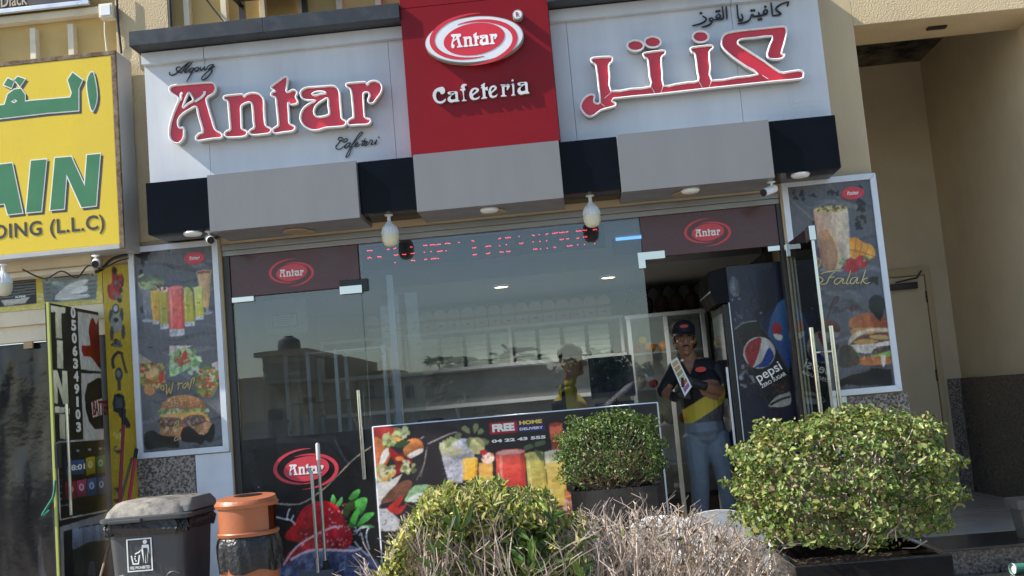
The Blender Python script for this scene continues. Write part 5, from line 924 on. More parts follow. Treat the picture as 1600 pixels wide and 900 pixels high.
# ------------------------------------------------------------------ people: one continuous remeshed body each
def person_body(name, caps, balls, voxel, matf, mats, parent=None, iters=4):
    m_ = MB()
    for a, b, r0, r1 in caps:
        a, b = Vector(a), Vector(b); m_.tube([a-(b-a).normalized()*r0*.5, a, a.lerp(b, .5), b, b+(b-a).normalized()*r1*.5], [r0*.6, r0, (r0+r1)/2, r1, r1*.6], 12)
    for c, r in balls: m_.ball(c, r, 16)
    o = m_.build(name, mats, parent, smooth=True); md = o.modifiers.new('r', 'REMESH'); md.mode = 'VOXEL'; md.voxel_size = voxel; md.use_smooth_shade = True
    s = o.modifiers.new('s', 'SMOOTH'); s.iterations = iters; s.factor = .5
    dg = bpy.context.evaluated_depsgraph_get(); me = bpy.data.meshes.new_from_object(o.evaluated_get(dg)); o.modifiers.clear(); old = o.data; o.data = me; bpy.data.meshes.remove(old)
    me.materials.clear()
    for mm in mats: me.materials.append(mm)
    off = Vector(o.get('_w', (0, 0, 0))); me.polygons.foreach_set('material_index', [matf(p.center+off) for p in me.polygons]); me.polygons.foreach_set('use_smooth', [True]*len(me.polygons)); return o
NAVY = mat('navy_shirt', (.012, .013, .020), .75, bump=.3, bscale=30); YSH = mat('yellow_shirt_panel', (.55, .44, .05), .75, bump=.25, bscale=30); GSH = mat('grey_shirt_panel', (.10, .10, .105), .8, bump=.25, bscale=30)
JEAN = mat('faded_blue_jeans', (.17, .22, .27), .85, bump=.5, bscale=35, var=.15, vscale=8); SHOE = mat('dark_shoe', (.02, .02, .02), .5); GLOVE = mat('black_glove', (.02, .021, .025), .55); HAIR = mat('black_hair', (.012, .010, .009), .6)
YM = .48
pm = thing('person', 'young man in navy cap, yellow-banded polo and jeans holding a menu in the doorway', 'person', (.84, YM, .303))
def J(px, py, dy=0.): return P3(px, py, YM+dy)
hd = J(1069, 531); hx, hz = hd.x, hd.z
nk = Vector((hx+.03, YM+.02, hz-.17)); sL = Vector((hx-.075, YM+.0, hz-.205)); sR = Vector((hx+.235, YM+.05, hz-.225)); ch = Vector((hx+.085, YM+.03, hz-.33)); wa = Vector((hx+.085, YM+.03, hz-.58)); hp = Vector((hx+.09, YM+.03, hz-.70))
fl = .303; kL = Vector((hx+.01, YM-.01, .78)); kR = Vector((hx+.20, YM+.0, .78)); aL = Vector((hx-.02, YM+.04, .38)); aR = Vector((hx+.23, YM+.06, .38))
eR = J(1134, 614, -.02); wR = J(1096, 602, -.20); hR = J(1077, 596, -.24); eL = J(1036, 612, -.03); wL = J(1056, 622, -.17); hL = J(1064, 616, -.22)
caps = [(nk, Vector((hx+.005, YM, hz-.06)), .058, .055), (sL+Vector((.05, 0, -.01)), sR-Vector((.06, 0, 0)), .075, .08), (ch, wa, .145, .145), (ch+Vector((-.05, 0, .03)), wa+Vector((-.02, 0, 0)), .12, .13), (ch+Vector((.06, 0, .02)), wa+Vector((.03, 0, 0)), .125, .13), (wa, hp, .145, .155), (hp+Vector((-.05, 0, 0)), hp+Vector((.06, 0, 0)), .13, .13),
        (hp+Vector((-.075, 0, -.04)), kL, .105, .072), (kL, aL, .072, .058), (hp+Vector((.08, 0, -.04)), kR, .105, .072), (kR, aR, .072, .058), (aL+Vector((0, .03, -.04)), aL+Vector((-.02, -.15, -.045)), .045, .04), (aR+Vector((0, .03, -.04)), aR+Vector((.03, -.15, -.045)), .045, .04),
        (sR, eR, .075, .055), (eR, wR, .047, .033), (sL, eL, .07, .055), (eL, wL, .046, .034), (wR, hR, .03, .036), (wL, hL, .03, .036)]
for k in range(4):
    q = hR+Vector((-.012+.0*k, -.012, .03-.02*k)); caps.append((q, q+Vector((-.045, -.022, -.004)), .0095, .009)); caps.append((q+Vector((-.045, -.022, -.004)), q+Vector((-.06, .012, -.012)), .009, .008))
    q = hL+Vector((.01, -.012, .03-.02*k)); caps.append((q, q+Vector((.045, -.02, -.004)), .0095, .009)); caps.append((q+Vector((.045, -.02, -.004)), q+Vector((.055, .015, -.01)), .009, .008))
caps.append((hR+Vector((.005, -.02, .02)), hR+Vector((-.04, -.012, .055)), .012, .010)); caps.append((hL+Vector((-.005, -.02, .02)), hL+Vector((.035, -.012, .055)), .012, .010))
balls = [((hx, YM+.01, hz+.025), (.077, .098, .105)), ((hx, YM-.025, hz-.05), (.060, .072, .072)), ((hx, YM-.055, hz-.098), (.034, .036, .026)), ((hx, YM-.108, hz-.018), (.0165, .021, .030)), ((hx, YM-.122, hz-.030), (.019, .014, .012)), ((hx-.080, YM+.012, hz-.005), (.012, .022, .033)), ((hx+.080, YM+.012, hz-.005), (.012, .022, .033)),
         ((hx-.034, YM-.086, hz+.030), (.030, .012, .010)), ((hx+.034, YM-.086, hz+.030), (.030, .012, .010)), ((hx, YM-.098, hz-.066), (.026, .012, .007)), ((hx, YM-.096, hz-.078), (.023, .012, .008)), ((hx-.045, YM-.06, hz-.022), (.026, .030, .022)), ((hx+.045, YM-.06, hz-.022), (.026, .030, .022))]
ya = J(1058, 646); yb = J(1110, 612); sl = (yb.z-ya.z)/(yb.x-ya.x); hem = J(1085, 661).z
def mf(p):
    if p.z > hz-.155 and abs(p.x-hx) < .115: return 0
    if p.y < YM-.10 or True:
        for hnd, wr, el in ((hR, wR, eR), (hL, wL, eL)):
            ax = (wr-el); t = (p-el).dot(ax)/ax.length_squared; dd = (p-el-ax*t).length
            if (p-hnd).length < .10 or ((p-wr).length < .05): return 4
            if .25 < t < 1.05 and dd < .075 and p.y < YM-.06: return 0
    if p.z > hem:
        if p.z > hz-.26 and p.z < hz-.14 and abs(p.x-hx-.012) < (p.z-(hz-.27))*.45 and p.y < YM-.02: return 0
        arm = p.x > hx+.255 or p.x < hx-.11
        d = p.z-(ya.z+sl*(p.x-ya.x))
        if not arm and d < .0: return 2 if d > -.135 else 3
        return 1
    return 6 if p.z < .40 else 5
body = person_body('body', caps, balls, .0065, mf, [SKIN, NAVY, YSH, GSH, GLOVE, JEAN, SHOE], pm)
m_ = MB().lathe([(.088, .0), (.092, .03), (.086, .065), (.062, .095), (.025, .110), (.004, .112)], (hx, YM+.008, hz+.045), 28, sy=1.14, caps=False); cap_ = m_.build('cap', NAVY, pm, smooth=True)
m_ = MB(); nn = 14
top = [(hx+.082*math.sin(R(-80+160*k/nn))*1.0, YM+.0-.088*math.cos(R(-80+160*k/nn)), hz+.054) for k in range(nn+1)]; out = [(hx+.088*math.sin(R(-80+160*k/nn)), YM-.01-.165*math.cos(R(-80+160*k/nn))**.8-.01, hz+.040-.012*abs(math.sin(R(-80+160*k/nn)))) for k in range(nn+1)]
m_.add(top+out, [(k, k+1, nn+2+k, nn+1+k) for k in range(nn)]); m_.add([(x, y, z-.005) for x, y, z in top+out], [(nn+1+k, nn+2+k, k+1, k) for k in range(nn)]); m_.build('visor', NAVY, cap_, smooth=True)
outline([[(hx+.032*math.cos(t), hz+.098+.012*math.sin(t)) for t in (2*math.pi*k/20 for k in range(20))]], YM-.094, .006).build('cap_badge', mat('orange_red_badge', (.60, .05, .03), .5), cap_)
MB().lathe([(.080, -.03), (.0835, .0), (.085, .05)], (hx, YM+.022, hz+.01), 24, sy=1.05, caps=False).build('hair', HAIR, pm, smooth=True)
for s in (-1, 1):
    e = MB().ball((hx+s*.0335, YM-.078, hz+.006), (.0135, .012, .0075), 12).build('eye', mat('eye_white', (.55, .52, .48), .3), pm, smooth=True); MB().ball((hx+s*.0335, YM-.0885, hz+.006), (.0062, .003, .0062), 10).build('iris', HAIR, e)
    MB().tube([(hx+s*.014, YM-.097, hz+.021), (hx+s*.034, YM-.096, hz+.028), (hx+s*.056, YM-.082, hz+.023)], [.004, .0055, .002], 6).build('eyebrow', HAIR, pm)
MB().tube([(hx-.028, YM-.098, hz-.058), (hx-.010, YM-.110, hz-.050), (hx+.010, YM-.110, hz-.050), (hx+.028, YM-.098, hz-.058)], [.002, .0055, .0055, .002], 6).build('moustache', HAIR, pm)
MB().tube([(hx-.022, YM-.106, hz-.0715), (hx, YM-.110, hz-.070), (hx+.022, YM-.106, hz-.0715)], .0018, 5).build('mouth_line', mat('lip', (.12, .045, .035), .5), pm)
bx_, bz_ = J(1092, 578).x, J(1092, 578).z
outline([[(bx_+.040*math.cos(t), bz_+.020*math.sin(t)) for t in (2*math.pi*k/24 for k in range(24))]], YM-.128, .012).build('shirt_badge', mat('orange_red_badge'), pm); 
nx_, nz_ = J(1113, 652).x, J(1113, 652).z; text_box('127', nx_-.038, nx_+.038, nz_-.022, nz_+.022, YM-.137, .006, bold=.01).build('shirt_number', BLACKP, pm)
mb_ = thing('menu_card', 'narrow colourful folded menu card held upright by the man in the doorway', 'menu', tuple(J(1064, 590, -.27)))
A_, B_, C_, D_ = J(1047, 566, -.27), J(1058, 558, -.27), J(1081, 604, -.275), J(1070, 620, -.275)
MB().add([A_, B_, C_, D_]+[v+Vector((0, .006, 0)) for v in (A_, B_, C_, D_)], [(3, 2, 1, 0), (4, 5, 6, 7)]+[(i, (i+1) % 4, 4+(i+1) % 4, 4+i) for i in range(4)]).build('card', WPLAST, mb_)
cols = [(.55, .40, .12), (.60, .30, .08), (.35, .36, .10), (.62, .52, .35), (.45, .12, .05), (.30, .12, .30)]
for k in range(6):
    t0, t1 = .06+k*.15, .06+k*.15+.12; L = lambda t, s: A_.lerp(D_, t).lerp(B_.lerp(C_, t), s)+Vector((0, -.0012, 0)); MB().add([L(t0, .15), L(t0, .85), L(t1, .85), L(t1, .15)], [(3, 2, 1, 0)]).build('picture', mat('menu_picture%d' % k, cols[k], .4), mb_)
# cashier inside
Y2 = .98; hd2 = P3(893, 566, Y2); hx2, hz2 = hd2.x, hd2.z
pz = thing('person', 'worker in a yellow and black jacket and dark cap behind the window glass', 'person', (hx2-.05, Y2, .303))
V = Vector; nb2 = V((hx2-.03, Y2, hz2-.16)); c2_ = V((hx2-.05, Y2, hz2-.33)); h2_ = V((hx2-.07, Y2, hz2-.68))
caps = [(nb2, V((hx2, Y2, hz2-.05)), .055, .05), (V((hx2-.05, Y2-.16, hz2-.23)), V((hx2-.05, Y2+.16, hz2-.23)), .075, .075), (c2_, V((hx2-.07, Y2, hz2-.6)), .145, .135), (V((hx2-.05, Y2-.06, hz2-.32)), V((hx2-.07, Y2-.05, hz2-.6)), .12, .12), (V((hx2-.05, Y2+.06, hz2-.32)), V((hx2-.07, Y2+.05, hz2-.6)), .12, .12), (V((hx2-.07, Y2, hz2-.6)), h2_, .135, .14),
        (h2_+V((0, -.08, -.03)), V((hx2-.06, Y2-.09, .78)), .1, .07), (V((hx2-.06, Y2-.09, .78)), V((hx2-.07, Y2-.09, .38)), .07, .055), (h2_+V((0, .08, -.03)), V((hx2-.06, Y2+.09, .78)), .1, .07), (V((hx2-.06, Y2+.09, .78)), V((hx2-.07, Y2+.09, .38)), .07, .055), (V((hx2-.08, Y2-.09, .345)), V((hx2+.08, Y2-.09, .342)), .042, .036), (V((hx2-.08, Y2+.09, .345)), V((hx2+.08, Y2+.09, .342)), .042, .036)]
for s in (-1, 1): caps += [(V((hx2-.05, Y2+s*.19, hz2-.24)), V((hx2-.02, Y2+s*.23, hz2-.5)), .065, .05), (V((hx2-.02, Y2+s*.23, hz2-.5)), V((hx2+.2, Y2+s*.15, hz2-.52)), .045, .033), (V((hx2+.2, Y2+s*.15, hz2-.52)), V((hx2+.27, Y2+s*.13, hz2-.52)), .034, .03)]
balls = [((hx2-.005, Y2, hz2+.025), (.098, .077, .105)), ((hx2+.02, Y2, hz2-.05), (.072, .06, .072)), ((hx2+.108, Y2, hz2-.015), (.02, .016, .028)), ((hx2, Y2-.078, hz2), (.02, .012, .03)), ((hx2, Y2+.078, hz2), (.02, .012, .03)), ((hx2+.06, Y2, hz2-.09), (.035, .03, .025))]
def mf2(p):
    if p.z > hz2-.14: return 0
    if p.x > hx2+.12: return 0
    if p.z > h2_.z-.02: return 1 if (p.x < hx2-.10 and p.z > hz2-.3) or (p.x > hx2-.07) else 2
    return 3 if p.z > .4 else 4
person_body('body', caps, balls, .009, mf2, [SKIN, mat('yellow_jacket', (.55, .45, .02), .7), NAVY, JEAN, SHOE], pz)
c_ = MB().lathe([(.088, .0), (.092, .03), (.086, .065), (.062, .095), (.025, .110), (.004, .112)], (hx2-.008, Y2, hz2+.045), 24, sx=1.14, caps=False).build('cap', NAVY, pz, smooth=True); MB().box(hx2+.07, hx2+.17, Y2-.07, Y2+.07, hz2+.046, hz2+.054, .003).build('visor', NAVY, c_)

# ------------------------------------------------------------------ lamps and cameras under the canopy
def hang_bulb(px, py, Y, ztop, label):
    x = P(px, py, Y)[0]; t = thing('hanging_bulb', label, 'light bulb', (x, Y, ztop-.22), 'large bulbs hanging at the shopfronts')
    MB().lathe([(.012, 0), (.03, -.001), (.03, -.008), (.013, -.012), (.013, -.05), (.02, -.055)], (x, Y, ztop-.0005), 14).build('socket', WPLAST, t, smooth=40)
    z = ztop-.056; m_ = MB().lathe([(.02, 0), (.024, -.012), (.05, -.045), (.058, -.085)], (x, Y, z), 20)
    for k in range(16): a = 2*math.pi*k/16; m_.tube([(x+.026*math.cos(a), Y+.026*math.sin(a), z-.012), (x+.052*math.cos(a), Y+.052*math.sin(a), z-.045), (x+.0605*math.cos(a), Y+.0605*math.sin(a), z-.083)], .003, 4)
    m_.build('heat_sink', WPLAST, t, smooth=40); MB().lathe([(.060, -.085), (.062, -.105), (.058, -.135), (.045, -.160), (.025, -.172), (.003, -.175)], (x, Y, z), 22, caps=False).build('diffuser', mat('cream_diffuser', (.66, .63, .46), .35), t, smooth=True)
hang_bulb(608, 345, -.36, 2.8705, 'large white bulb hanging under the black block left of the middle')
hang_bulb(922, 310, -.36, 2.8705, 'large white bulb with ribbed collar hanging under the black block right of the middle')
hang_bulb(4, 405, -.42, 2.7695, 'white bulb under the yellow sign cut by the left picture edge')
def cctv(px, py, Y, ztop, lab, yaw, drop=.05):
    x, z = P(px, py, Y); z = min(z, ztop-.02); t = thing('security_camera', lab, 'camera', (x, Y, z)); d = Vector((math.sin(yaw), -math.cos(yaw), -.3)).normalized(); c = Vector((x, Y, z))
    MB().lathe([(.028, 0), (.03, -.006), (.014, -.012)], (x, Y, ztop), 14).tube([(x, Y, ztop-.01), (x, Y, z)], .009, 8).build('mount', WPLAST, t)
    MB().tube([c-d*.03, c+d*.09], .028, 14).build('housing', WPLAST, t); MB().tube([c+d*.0905, c+d*.1], .0255, 14).build('lens_face', BLKP, t)
cctv(327, 373, -.40, 2.8695, 'small white security camera under the left black block above the poster', R(25))
cctv(1206, 296, -.40, 2.8345, 'small white security camera under the grey block beside the right poster', R(-50))
cctv(150, 410, -.42, 2.7695, 'white security camera hanging below the yellow sign', R(20))
tag(MB().tube(cr_smooth([(-3.95, -.3, 2.74), (-3.8, -.28, 2.66), (-3.66, -.3, 2.70), (-3.55, -.3, 2.64), (-3.46, -.3, 2.72), (-3.38, -.25, 2.70), (-3.28, -.2, 2.75), (-3.2, -.2, 2.764)], 4), .006, 5).build('loose_wire', BLKP), 'loose dark wires drooping below the yellow sign', 'wire')
tag(MB().tube(cr_smooth([P3(200, 398, -.12), P3(175, 405, -.15), P3(160, 420, -.2), P3(150, 425, -.3)], 4), .012, 6).build('cable_bundle', BLKP), 'thick black cable bundle beside the hanging white security camera', 'cable')

# ------------------------------------------------------------------ bins
def rrect(w_, d_, r, n=5):
    o = []
    for cx, cy, a0 in ((1, 1, 0), (-1, 1, 90), (-1, -1, 180), (1, -1, 270)):
        for k in range(n+1): a = R(a0+90*k/n); o.append((cx*(w_/2-r)+r*math.cos(a), cy*(d_/2-r)+r*math.sin(a)))
    return o
def loft(m_, secs, cx, cy, top=True, bot=True):       # secs of (z, w, d, r[, dx, dy])
    rings = []
    for s in secs:
        q = rrect(s[1], s[2], s[3]); dx, dy = (s[4], s[5]) if len(s) > 4 else (0, 0); rings.append([(cx+dx+x, cy+dy+y, s[0]) for x, y in q])
    n = len(rings[0]); k = [v for r in rings for v in r]; f = [(i*n+j, i*n+(j+1) % n, (i+1)*n+(j+1) % n, (i+1)*n+j) for i in range(len(rings)-1) for j in range(n)]
    if bot: f.append(tuple(range(n-1, -1, -1)))
    if top: f.append(tuple(range((len(rings)-1)*n, len(rings)*n)))
    m_.add(k, f); return m_
bxc, byc = -2.70, -1.10
bn_ = thing('litter_bin', 'large dark grey wheeled litter bin with dusty lid and white litter pictogram', 'bin', (bxc, byc, .002))
DUST = stained('dusty_grey_plastic', (.07, .07, .07), (.34, .31, .26), 6, .40, .62, .7, .25, 90)
loft(MB(), [(.10, .36, .42, .05), (.12, .38, .44, .05), (.62, .455, .50, .06), (.90, .485, .53, .06)], bxc, byc).build('bin_body', DARKP, bn_, smooth=35)
loft(MB(), [(.945, .545, .58, .05), (.952, .57, .60, .06), (.972, .57, .60, .06), (.978, .545, .58, .06)], bxc, byc).build('lid_rim', DARKP, bn_, smooth=35)
loft(MB(), [(.9785, .52, .54, .05), (1.01, .50, .52, .06), (1.055, .43, .44, .07), (1.066, .38, .38, .08)], bxc-.01, byc+.02).build('lid_dome', DUST, bn_, smooth=40)
m_ = MB(); loft(m_, [(.984, .135, .50, .03), (1.02, .13, .48, .03), (1.060, .10, .36, .03)], bxc+.210, byc+.02); m_.build('lid_flap', mat('worn_grey_plastic', (.13, .13, .125), .55), bn_, smooth=40)
box1('lid_grip', DARKP, bn_, bxc-.20, bxc+.0, byc-.330, byc-.301, .945, .968, b=.006)
m_ = MB(); nn = 56; rw = np.random.RandomState(3)
rings = []
for z, e in ((.943, 0.), (.925, .012), (.90, .016), (.875, .006), (.868, -.004)):
    q = rrect(.50+2*e, .545+2*e, .06, 13); rings.append([(bxc+x*(1+.02*rw.randn()), byc+y*(1+.02*rw.randn()), z+.010*rw.randn()*(z < .94)) for x, y in q])
n = len(rings[0]); m_.add([v for r in rings for v in r], [(i*n+j, (i+1)*n+j, (i+1)*n+(j+1) % n, i*n+(j+1) % n) for i in range(4) for j in range(n)]); m_.build('bag_edge', BAG, bn_)
yf_ = byc-.262
for s in (-1, 1):
    pts = cr_smooth([(bxc+s*.195, .62), (bxc+s*.14, .63), (bxc+s*.105, .58), (bxc+s*.085, .40), (bxc+s*.08, .2)], 4)
    MB().tube([(x, byc-.195-.0575*(z/.66), z) for x, z in pts], .006, 6).build('moulded_rib', DARKP, bn_)
    MB().prism([(x, z) for x, z in pts]+[(bxc+s*.19, .2)], -.004, 0).v
# pictogram
yy = byc-.2685; cx_, cz_ = P(218, 867, yy)
def Lc(x, z): zz = cz_+z; return (cx_+x, zz)
def flat(loops, nm, par, off=0.): return outline([[Lc(*p) for p in l_] for l_ in loops], yy+off, .003).build(nm, WPLAST, par)
g_ = flat([[(-.078, -.098), (.078, -.098), (.078, .098), (-.078, .098)], [(-.071, -.091), (.071, -.091), (.071, .091), (-.071, .091)]], 'pictogram_frame', bn_)
flat([[(.036+.013*math.cos(t), .075+.013*math.sin(t)) for t in (2*math.pi*k/16 for k in range(16))]], 'pictogram_head', bn_)
flat([[(.018, .058), (.056, .058), (.060, .050), (.060, .002), (.052, .002), (.050, .038), (.047, -.052), (.038, -.052), (.036, .0), (.034, -.052), (.025, -.052), (.023, .040), (-.005, .020), (-.020, .014), (-.018, .007), (-.002, .012), (.012, .030)]], 'pictogram_figure', bn_)
flat([[(-.055, -.002), (-.047, -.002), (-.039, -.048), (-.013, -.048), (-.005, -.002), (.003, -.002), (-.007, -.056), (-.045, -.056)]], 'pictogram_bin', bn_)
for x, z in ((-.028, -.008), (-.024, .008), (-.03, -.022), (-.024, -.034)): flat([[(x+.005*math.cos(t), z+.005*math.sin(t)) for t in (2*math.pi*k/8 for k in range(8))]], 'pictogram_litter', bn_)
text_box('FIRE PROHIBITED', cx_-.062, cx_+.062, cz_-.084, cz_-.066, yy-.0005, .002, bold=.01).build('lettering', WPLAST, bn_)
for s in (-1, 1): MB().tube([(bxc+s*.19, byc+.2, .09), (bxc+s*.24, byc+.2, .09)], .085, 18).build('wheel', BLKP, bn_, smooth=40)
# terracotta bin
tx_, ty_ = P(386, 800, -1.25)[0], -1.25
tb = thing('ash_bin', 'terracotta plastic litter bin with sloped top and black bag, right of the grey bin', 'bin', (tx_, ty_, .002))
MB().lathe([(.14, .003), (.155, .01), (.175, .55), (.18, .68)], (tx_, ty_, 0), 32).build('drum', TERRA, tb, smooth=40)
m_ = MB(); n = 144; rings = []; wr = lambda t, z: .9*abs(math.sin(2.5*t+3*z+1.3*math.sin(3*t)))-.5*abs(math.sin(6*t-5*z+2*math.sin(2*t)))+.2*math.sin(17*t+14*z)
for z, r, a in ((.805, .172, .0), (.79, .182, .006), (.75, .188, .013), (.69, .189, .016), (.64, .190, .017), (.60, .186, .018)):
    rings.append([(tx_+(r+a*wr(t, z))*math.cos(t), ty_+(r+a*wr(t, z))*math.sin(t), z+.012*math.sin(5*t)*(z < .7)) for t in (2*math.pi*k/n for k in range(n))])
m_.add([v for r in rings for v in r], [(i*n+j, (i+1)*n+j, (i+1)*n+(j+1) % n, i*n+(j+1) % n) for i in range(5) for j in range(n)]); m_.build('bag', BAG, tb, smooth=True)
def ringz(z0, z1, r0, r1, nm, inner=.02): return MB().lathe([(r0-inner, z0), (r0, z0), (r0+.004, z0+(z1-z0)*.3), (r1+.004, z1-(z1-z0)*.3), (r1, z1), (r1-inner, z1), (r0-inner, z0)], (tx_, ty_, 0), 36, caps=False).build(nm, TERRA, tb, smooth=40)
ringz(.8055, .832, .182, .186, 'lower_rim'); 
for a0, a1 in ((-152, -28), (28, 152)):
    m_ = MB(); k = 16; P_ = [[(tx_+r*math.cos(R(a0+(a1-a0)*i/k)), ty_+r*math.sin(R(a0+(a1-a0)*i/k)), z) for i in range(k+1)] for r, z in ((.176, .8325), (.176, .975), (.164, .975), (.164, .8325))]
    m_.add([v for r in P_ for v in r], [((q % 4)*(k+1)+i, (q % 4)*(k+1)+i+1, ((q+1) % 4)*(k+1)+i+1, ((q+1) % 4)*(k+1)+i) for q in range(4) for i in range(k)]); m_.build('drum_wall', TERRA, tb, smooth=40)
ringz(.9755, 1.005, .186, .190, 'upper_rim')
m_ = MB(); n = 36; m_.add([(tx_+.186*math.cos(t), ty_+.186*math.sin(t), 1.0055+.0) for t in (2*math.pi*k/n for k in range(n))]+[(tx_+.176*math.cos(t), ty_+.176*math.sin(t), 1.018+.028*(math.sin(t)+1)/2) for t in (2*math.pi*k/n for k in range(n))], [(k, (k+1) % n, n+(k+1) % n, n+k) for k in range(n)]+[tuple(range(n, 2*n))]); m_.build('sloped_top', TERRA, tb)
m_ = MB().add([(tx_-.01+.09*math.cos(t), ty_+.07+.06*math.sin(t), 1.0355+.16*.028*(.07+.06*math.sin(t))/.352*6.2) for t in (2*math.pi*k/n for k in range(n))], [tuple(range(n))]); m_.build('ash_opening', BLKP, tb)
# dustpan and broom with long handles
x1_, z1_ = P(496, 692, -.30); x0_, z0_ = P(505, 868, -.30); zf = .302
br = thing('broom', 'long steel handled broom with black bristles standing against the left door', 'broom', (x1_, -.3, zf))
MB().tube([(x1_, -.30, .50), (x1_, -.30, z1_-.12)], .0115, 10).build('handle', STEEL, br, smooth=40); MB().tube([(x1_, -.30, z1_-.1195), (x1_, -.30, z1_-.01), (x1_, -.30, z1_)], [.015, .015, .008], 10).build('grip', mat('grey_grip', (.5, .5, .49), .5), br, smooth=40)
m_ = MB(); loft(m_, [(.303, .14, .10, .03), (.40, .10, .07, .03), (.46, .05, .05, .02), (.499, .035, .035, .015)], x1_+.005, -.30); m_.build('bristles', mat('black_bristle', (.02, .02, .02), .9, bump=1., bscale=120), br)
x2_, z2_ = P(487, 738, -.33)
dp = thing('dustpan', 'steel handled upright dustpan beside the broom at the left door', 'dustpan', (x2_, -.33, zf))
MB().tube([(x2_, -.33, .42), (x2_, -.33, z2_-.03), (x2_-.004, -.33, z2_), (x2_-.03, -.335, z2_+.03)], .0125, 10).build('handle', STEEL, dp, smooth=40); MB().prismx([(-.46, .303), (-.30, .303), (-.30, .42), (-.33, .44), (-.40, .34), (-.46, .312)], x2_-.13, x2_+.11).build('pan', DARKP, dp)
# broomsticks leaning in the corner
for (a, b, Y0, Y1, M, nm, lb) in (((194, 640), (186, 800), -.14, -.5, mat('dark_red_stick', (.22, .012, .03), .45), 'broom', 'dark red broomstick leaning on the yellow panel behind the grey bin'), ((213, 702), (199, 800), -.14, -.45, mat('bright_red_stick', (.42, .02, .05), .45), 'broom', 'bright red broomstick leaning beside the granite behind the grey bin'), ((206, 716), (184, 800), -.16, -.48, mat('brown_stick', (.17, .12, .08), .7), 'mop', 'thin brown wooden mop stick between the two red broomsticks')):
    A3, B3 = P3(*a, Y0), P3(*b, Y1); d = (B3-A3); e = A3+d*((A3.z-.06)/-d.z); t = thing(nm, lb, nm, (e.x, e.y, .002)); MB().tube([A3, e], .0125 if nm == 'broom' else .010, 8).build('handle', M, t, smooth=40); box1('head', DARKP, t, e.x-.12, e.x+.12, e.y-.03, e.y+.03, .003, .065, b=.008)
    if nm == 'broom': MB().tube([A3+(B3-A3)*.001, A3+(B3-A3)*.16], .0145, 8).build('grip', BLKP, t)

# ------------------------------------------------------------------ planting
def leaves(name, parent, pos, nrm, size, asp, cols, M, curl=.25, dirs=None):
    n = len(pos); pos = np.asarray(pos); nrm = np.asarray(nrm); nrm = nrm/np.linalg.norm(nrm, axis=1)[:, None]
    t = nrg.randn(n, 3) if dirs is None else np.asarray(dirs)+.45*nrg.randn(n, 3); t -= nrm*(t*nrm).sum(1)[:, None]; t /= np.linalg.norm(t, axis=1)[:, None]+1e-9; b = np.cross(nrm, t)
    s = size*(.6+.7*nrg.rand(n)); W = s*asp; pr = [(0, 0, 0), (.35, .5, .12), (.72, .38, .08), (1, 0, -curl), (.72, -.38, .08), (.35, -.5, .12)]
    V_ = np.stack([pos+t*(s*p[0])[:, None]+b*(W*p[1])[:, None]+nrm*(s*p[2])[:, None] for p in pr], 1).reshape(-1, 3)
    i = np.arange(n)*6; Fc = np.concatenate([np.stack([i, i+1, i+2, i+3], 1), np.stack([i, i+3, i+4, i+5], 1)])
    off = np.array(parent.get('_w', (0, 0, 0))) if parent else np.zeros(3)
    me = bpy.data.meshes.new(name); me.vertices.add(n*6); me.vertices.foreach_set('co', (V_-off).astype(np.float32).ravel()); me.loops.add(len(Fc)*4); me.loops.foreach_set('vertex_index', Fc.astype(np.int32).ravel()); me.polygons.add(len(Fc)); q = np.arange(len(Fc)); me.polygons.foreach_set('loop_start', (q*4).astype(np.int32)); me.polygons.foreach_set('loop_total', np.full(len(Fc), 4, np.int32)); me.polygons.foreach_set('use_smooth', np.ones(len(Fc), bool))
    c = np.array(cols)[nrg.randint(0, len(cols), n)]*(.75+.5*nrg.rand(n, 1)); ca = me.color_attributes.new('Col', 'FLOAT_COLOR', 'POINT'); ca.data.foreach_set('color', np.repeat(np.concatenate([c, np.ones((n, 1))], 1), 6, 0).astype(np.float32).ravel()); me.materials.append(M); me.update(); me.validate(); return link(me, name, parent, 'stuff')
def superpts(n, c, r, e, lo=.72, hi=1.03, bump=.06, zmin=-1):
    d = nrg.randn(n*2, 3); d /= np.linalg.norm(d, axis=1)[:, None]; k = (np.abs(d)**e).sum(1)**(1/e); s = d/k[:, None]; s = s[s[:, 2] > zmin][:n]
    ph = s*np.array([7, 7, 8.]); bm = 1+bump*(np.sin(ph[:, 0]*1.3+1)*np.sin(ph[:, 1]+2)+np.sin(ph[:, 2]*1.7+ph[:, 0]*.8)); rad = lo+(hi-lo)*nrg.rand(len(s))**.6
    p = s*(rad*bm)[:, None]*np.array(r)+np.array(c); nn_ = np.sign(s)*np.abs(s)**(e-1)/np.array(r); return p, nn_
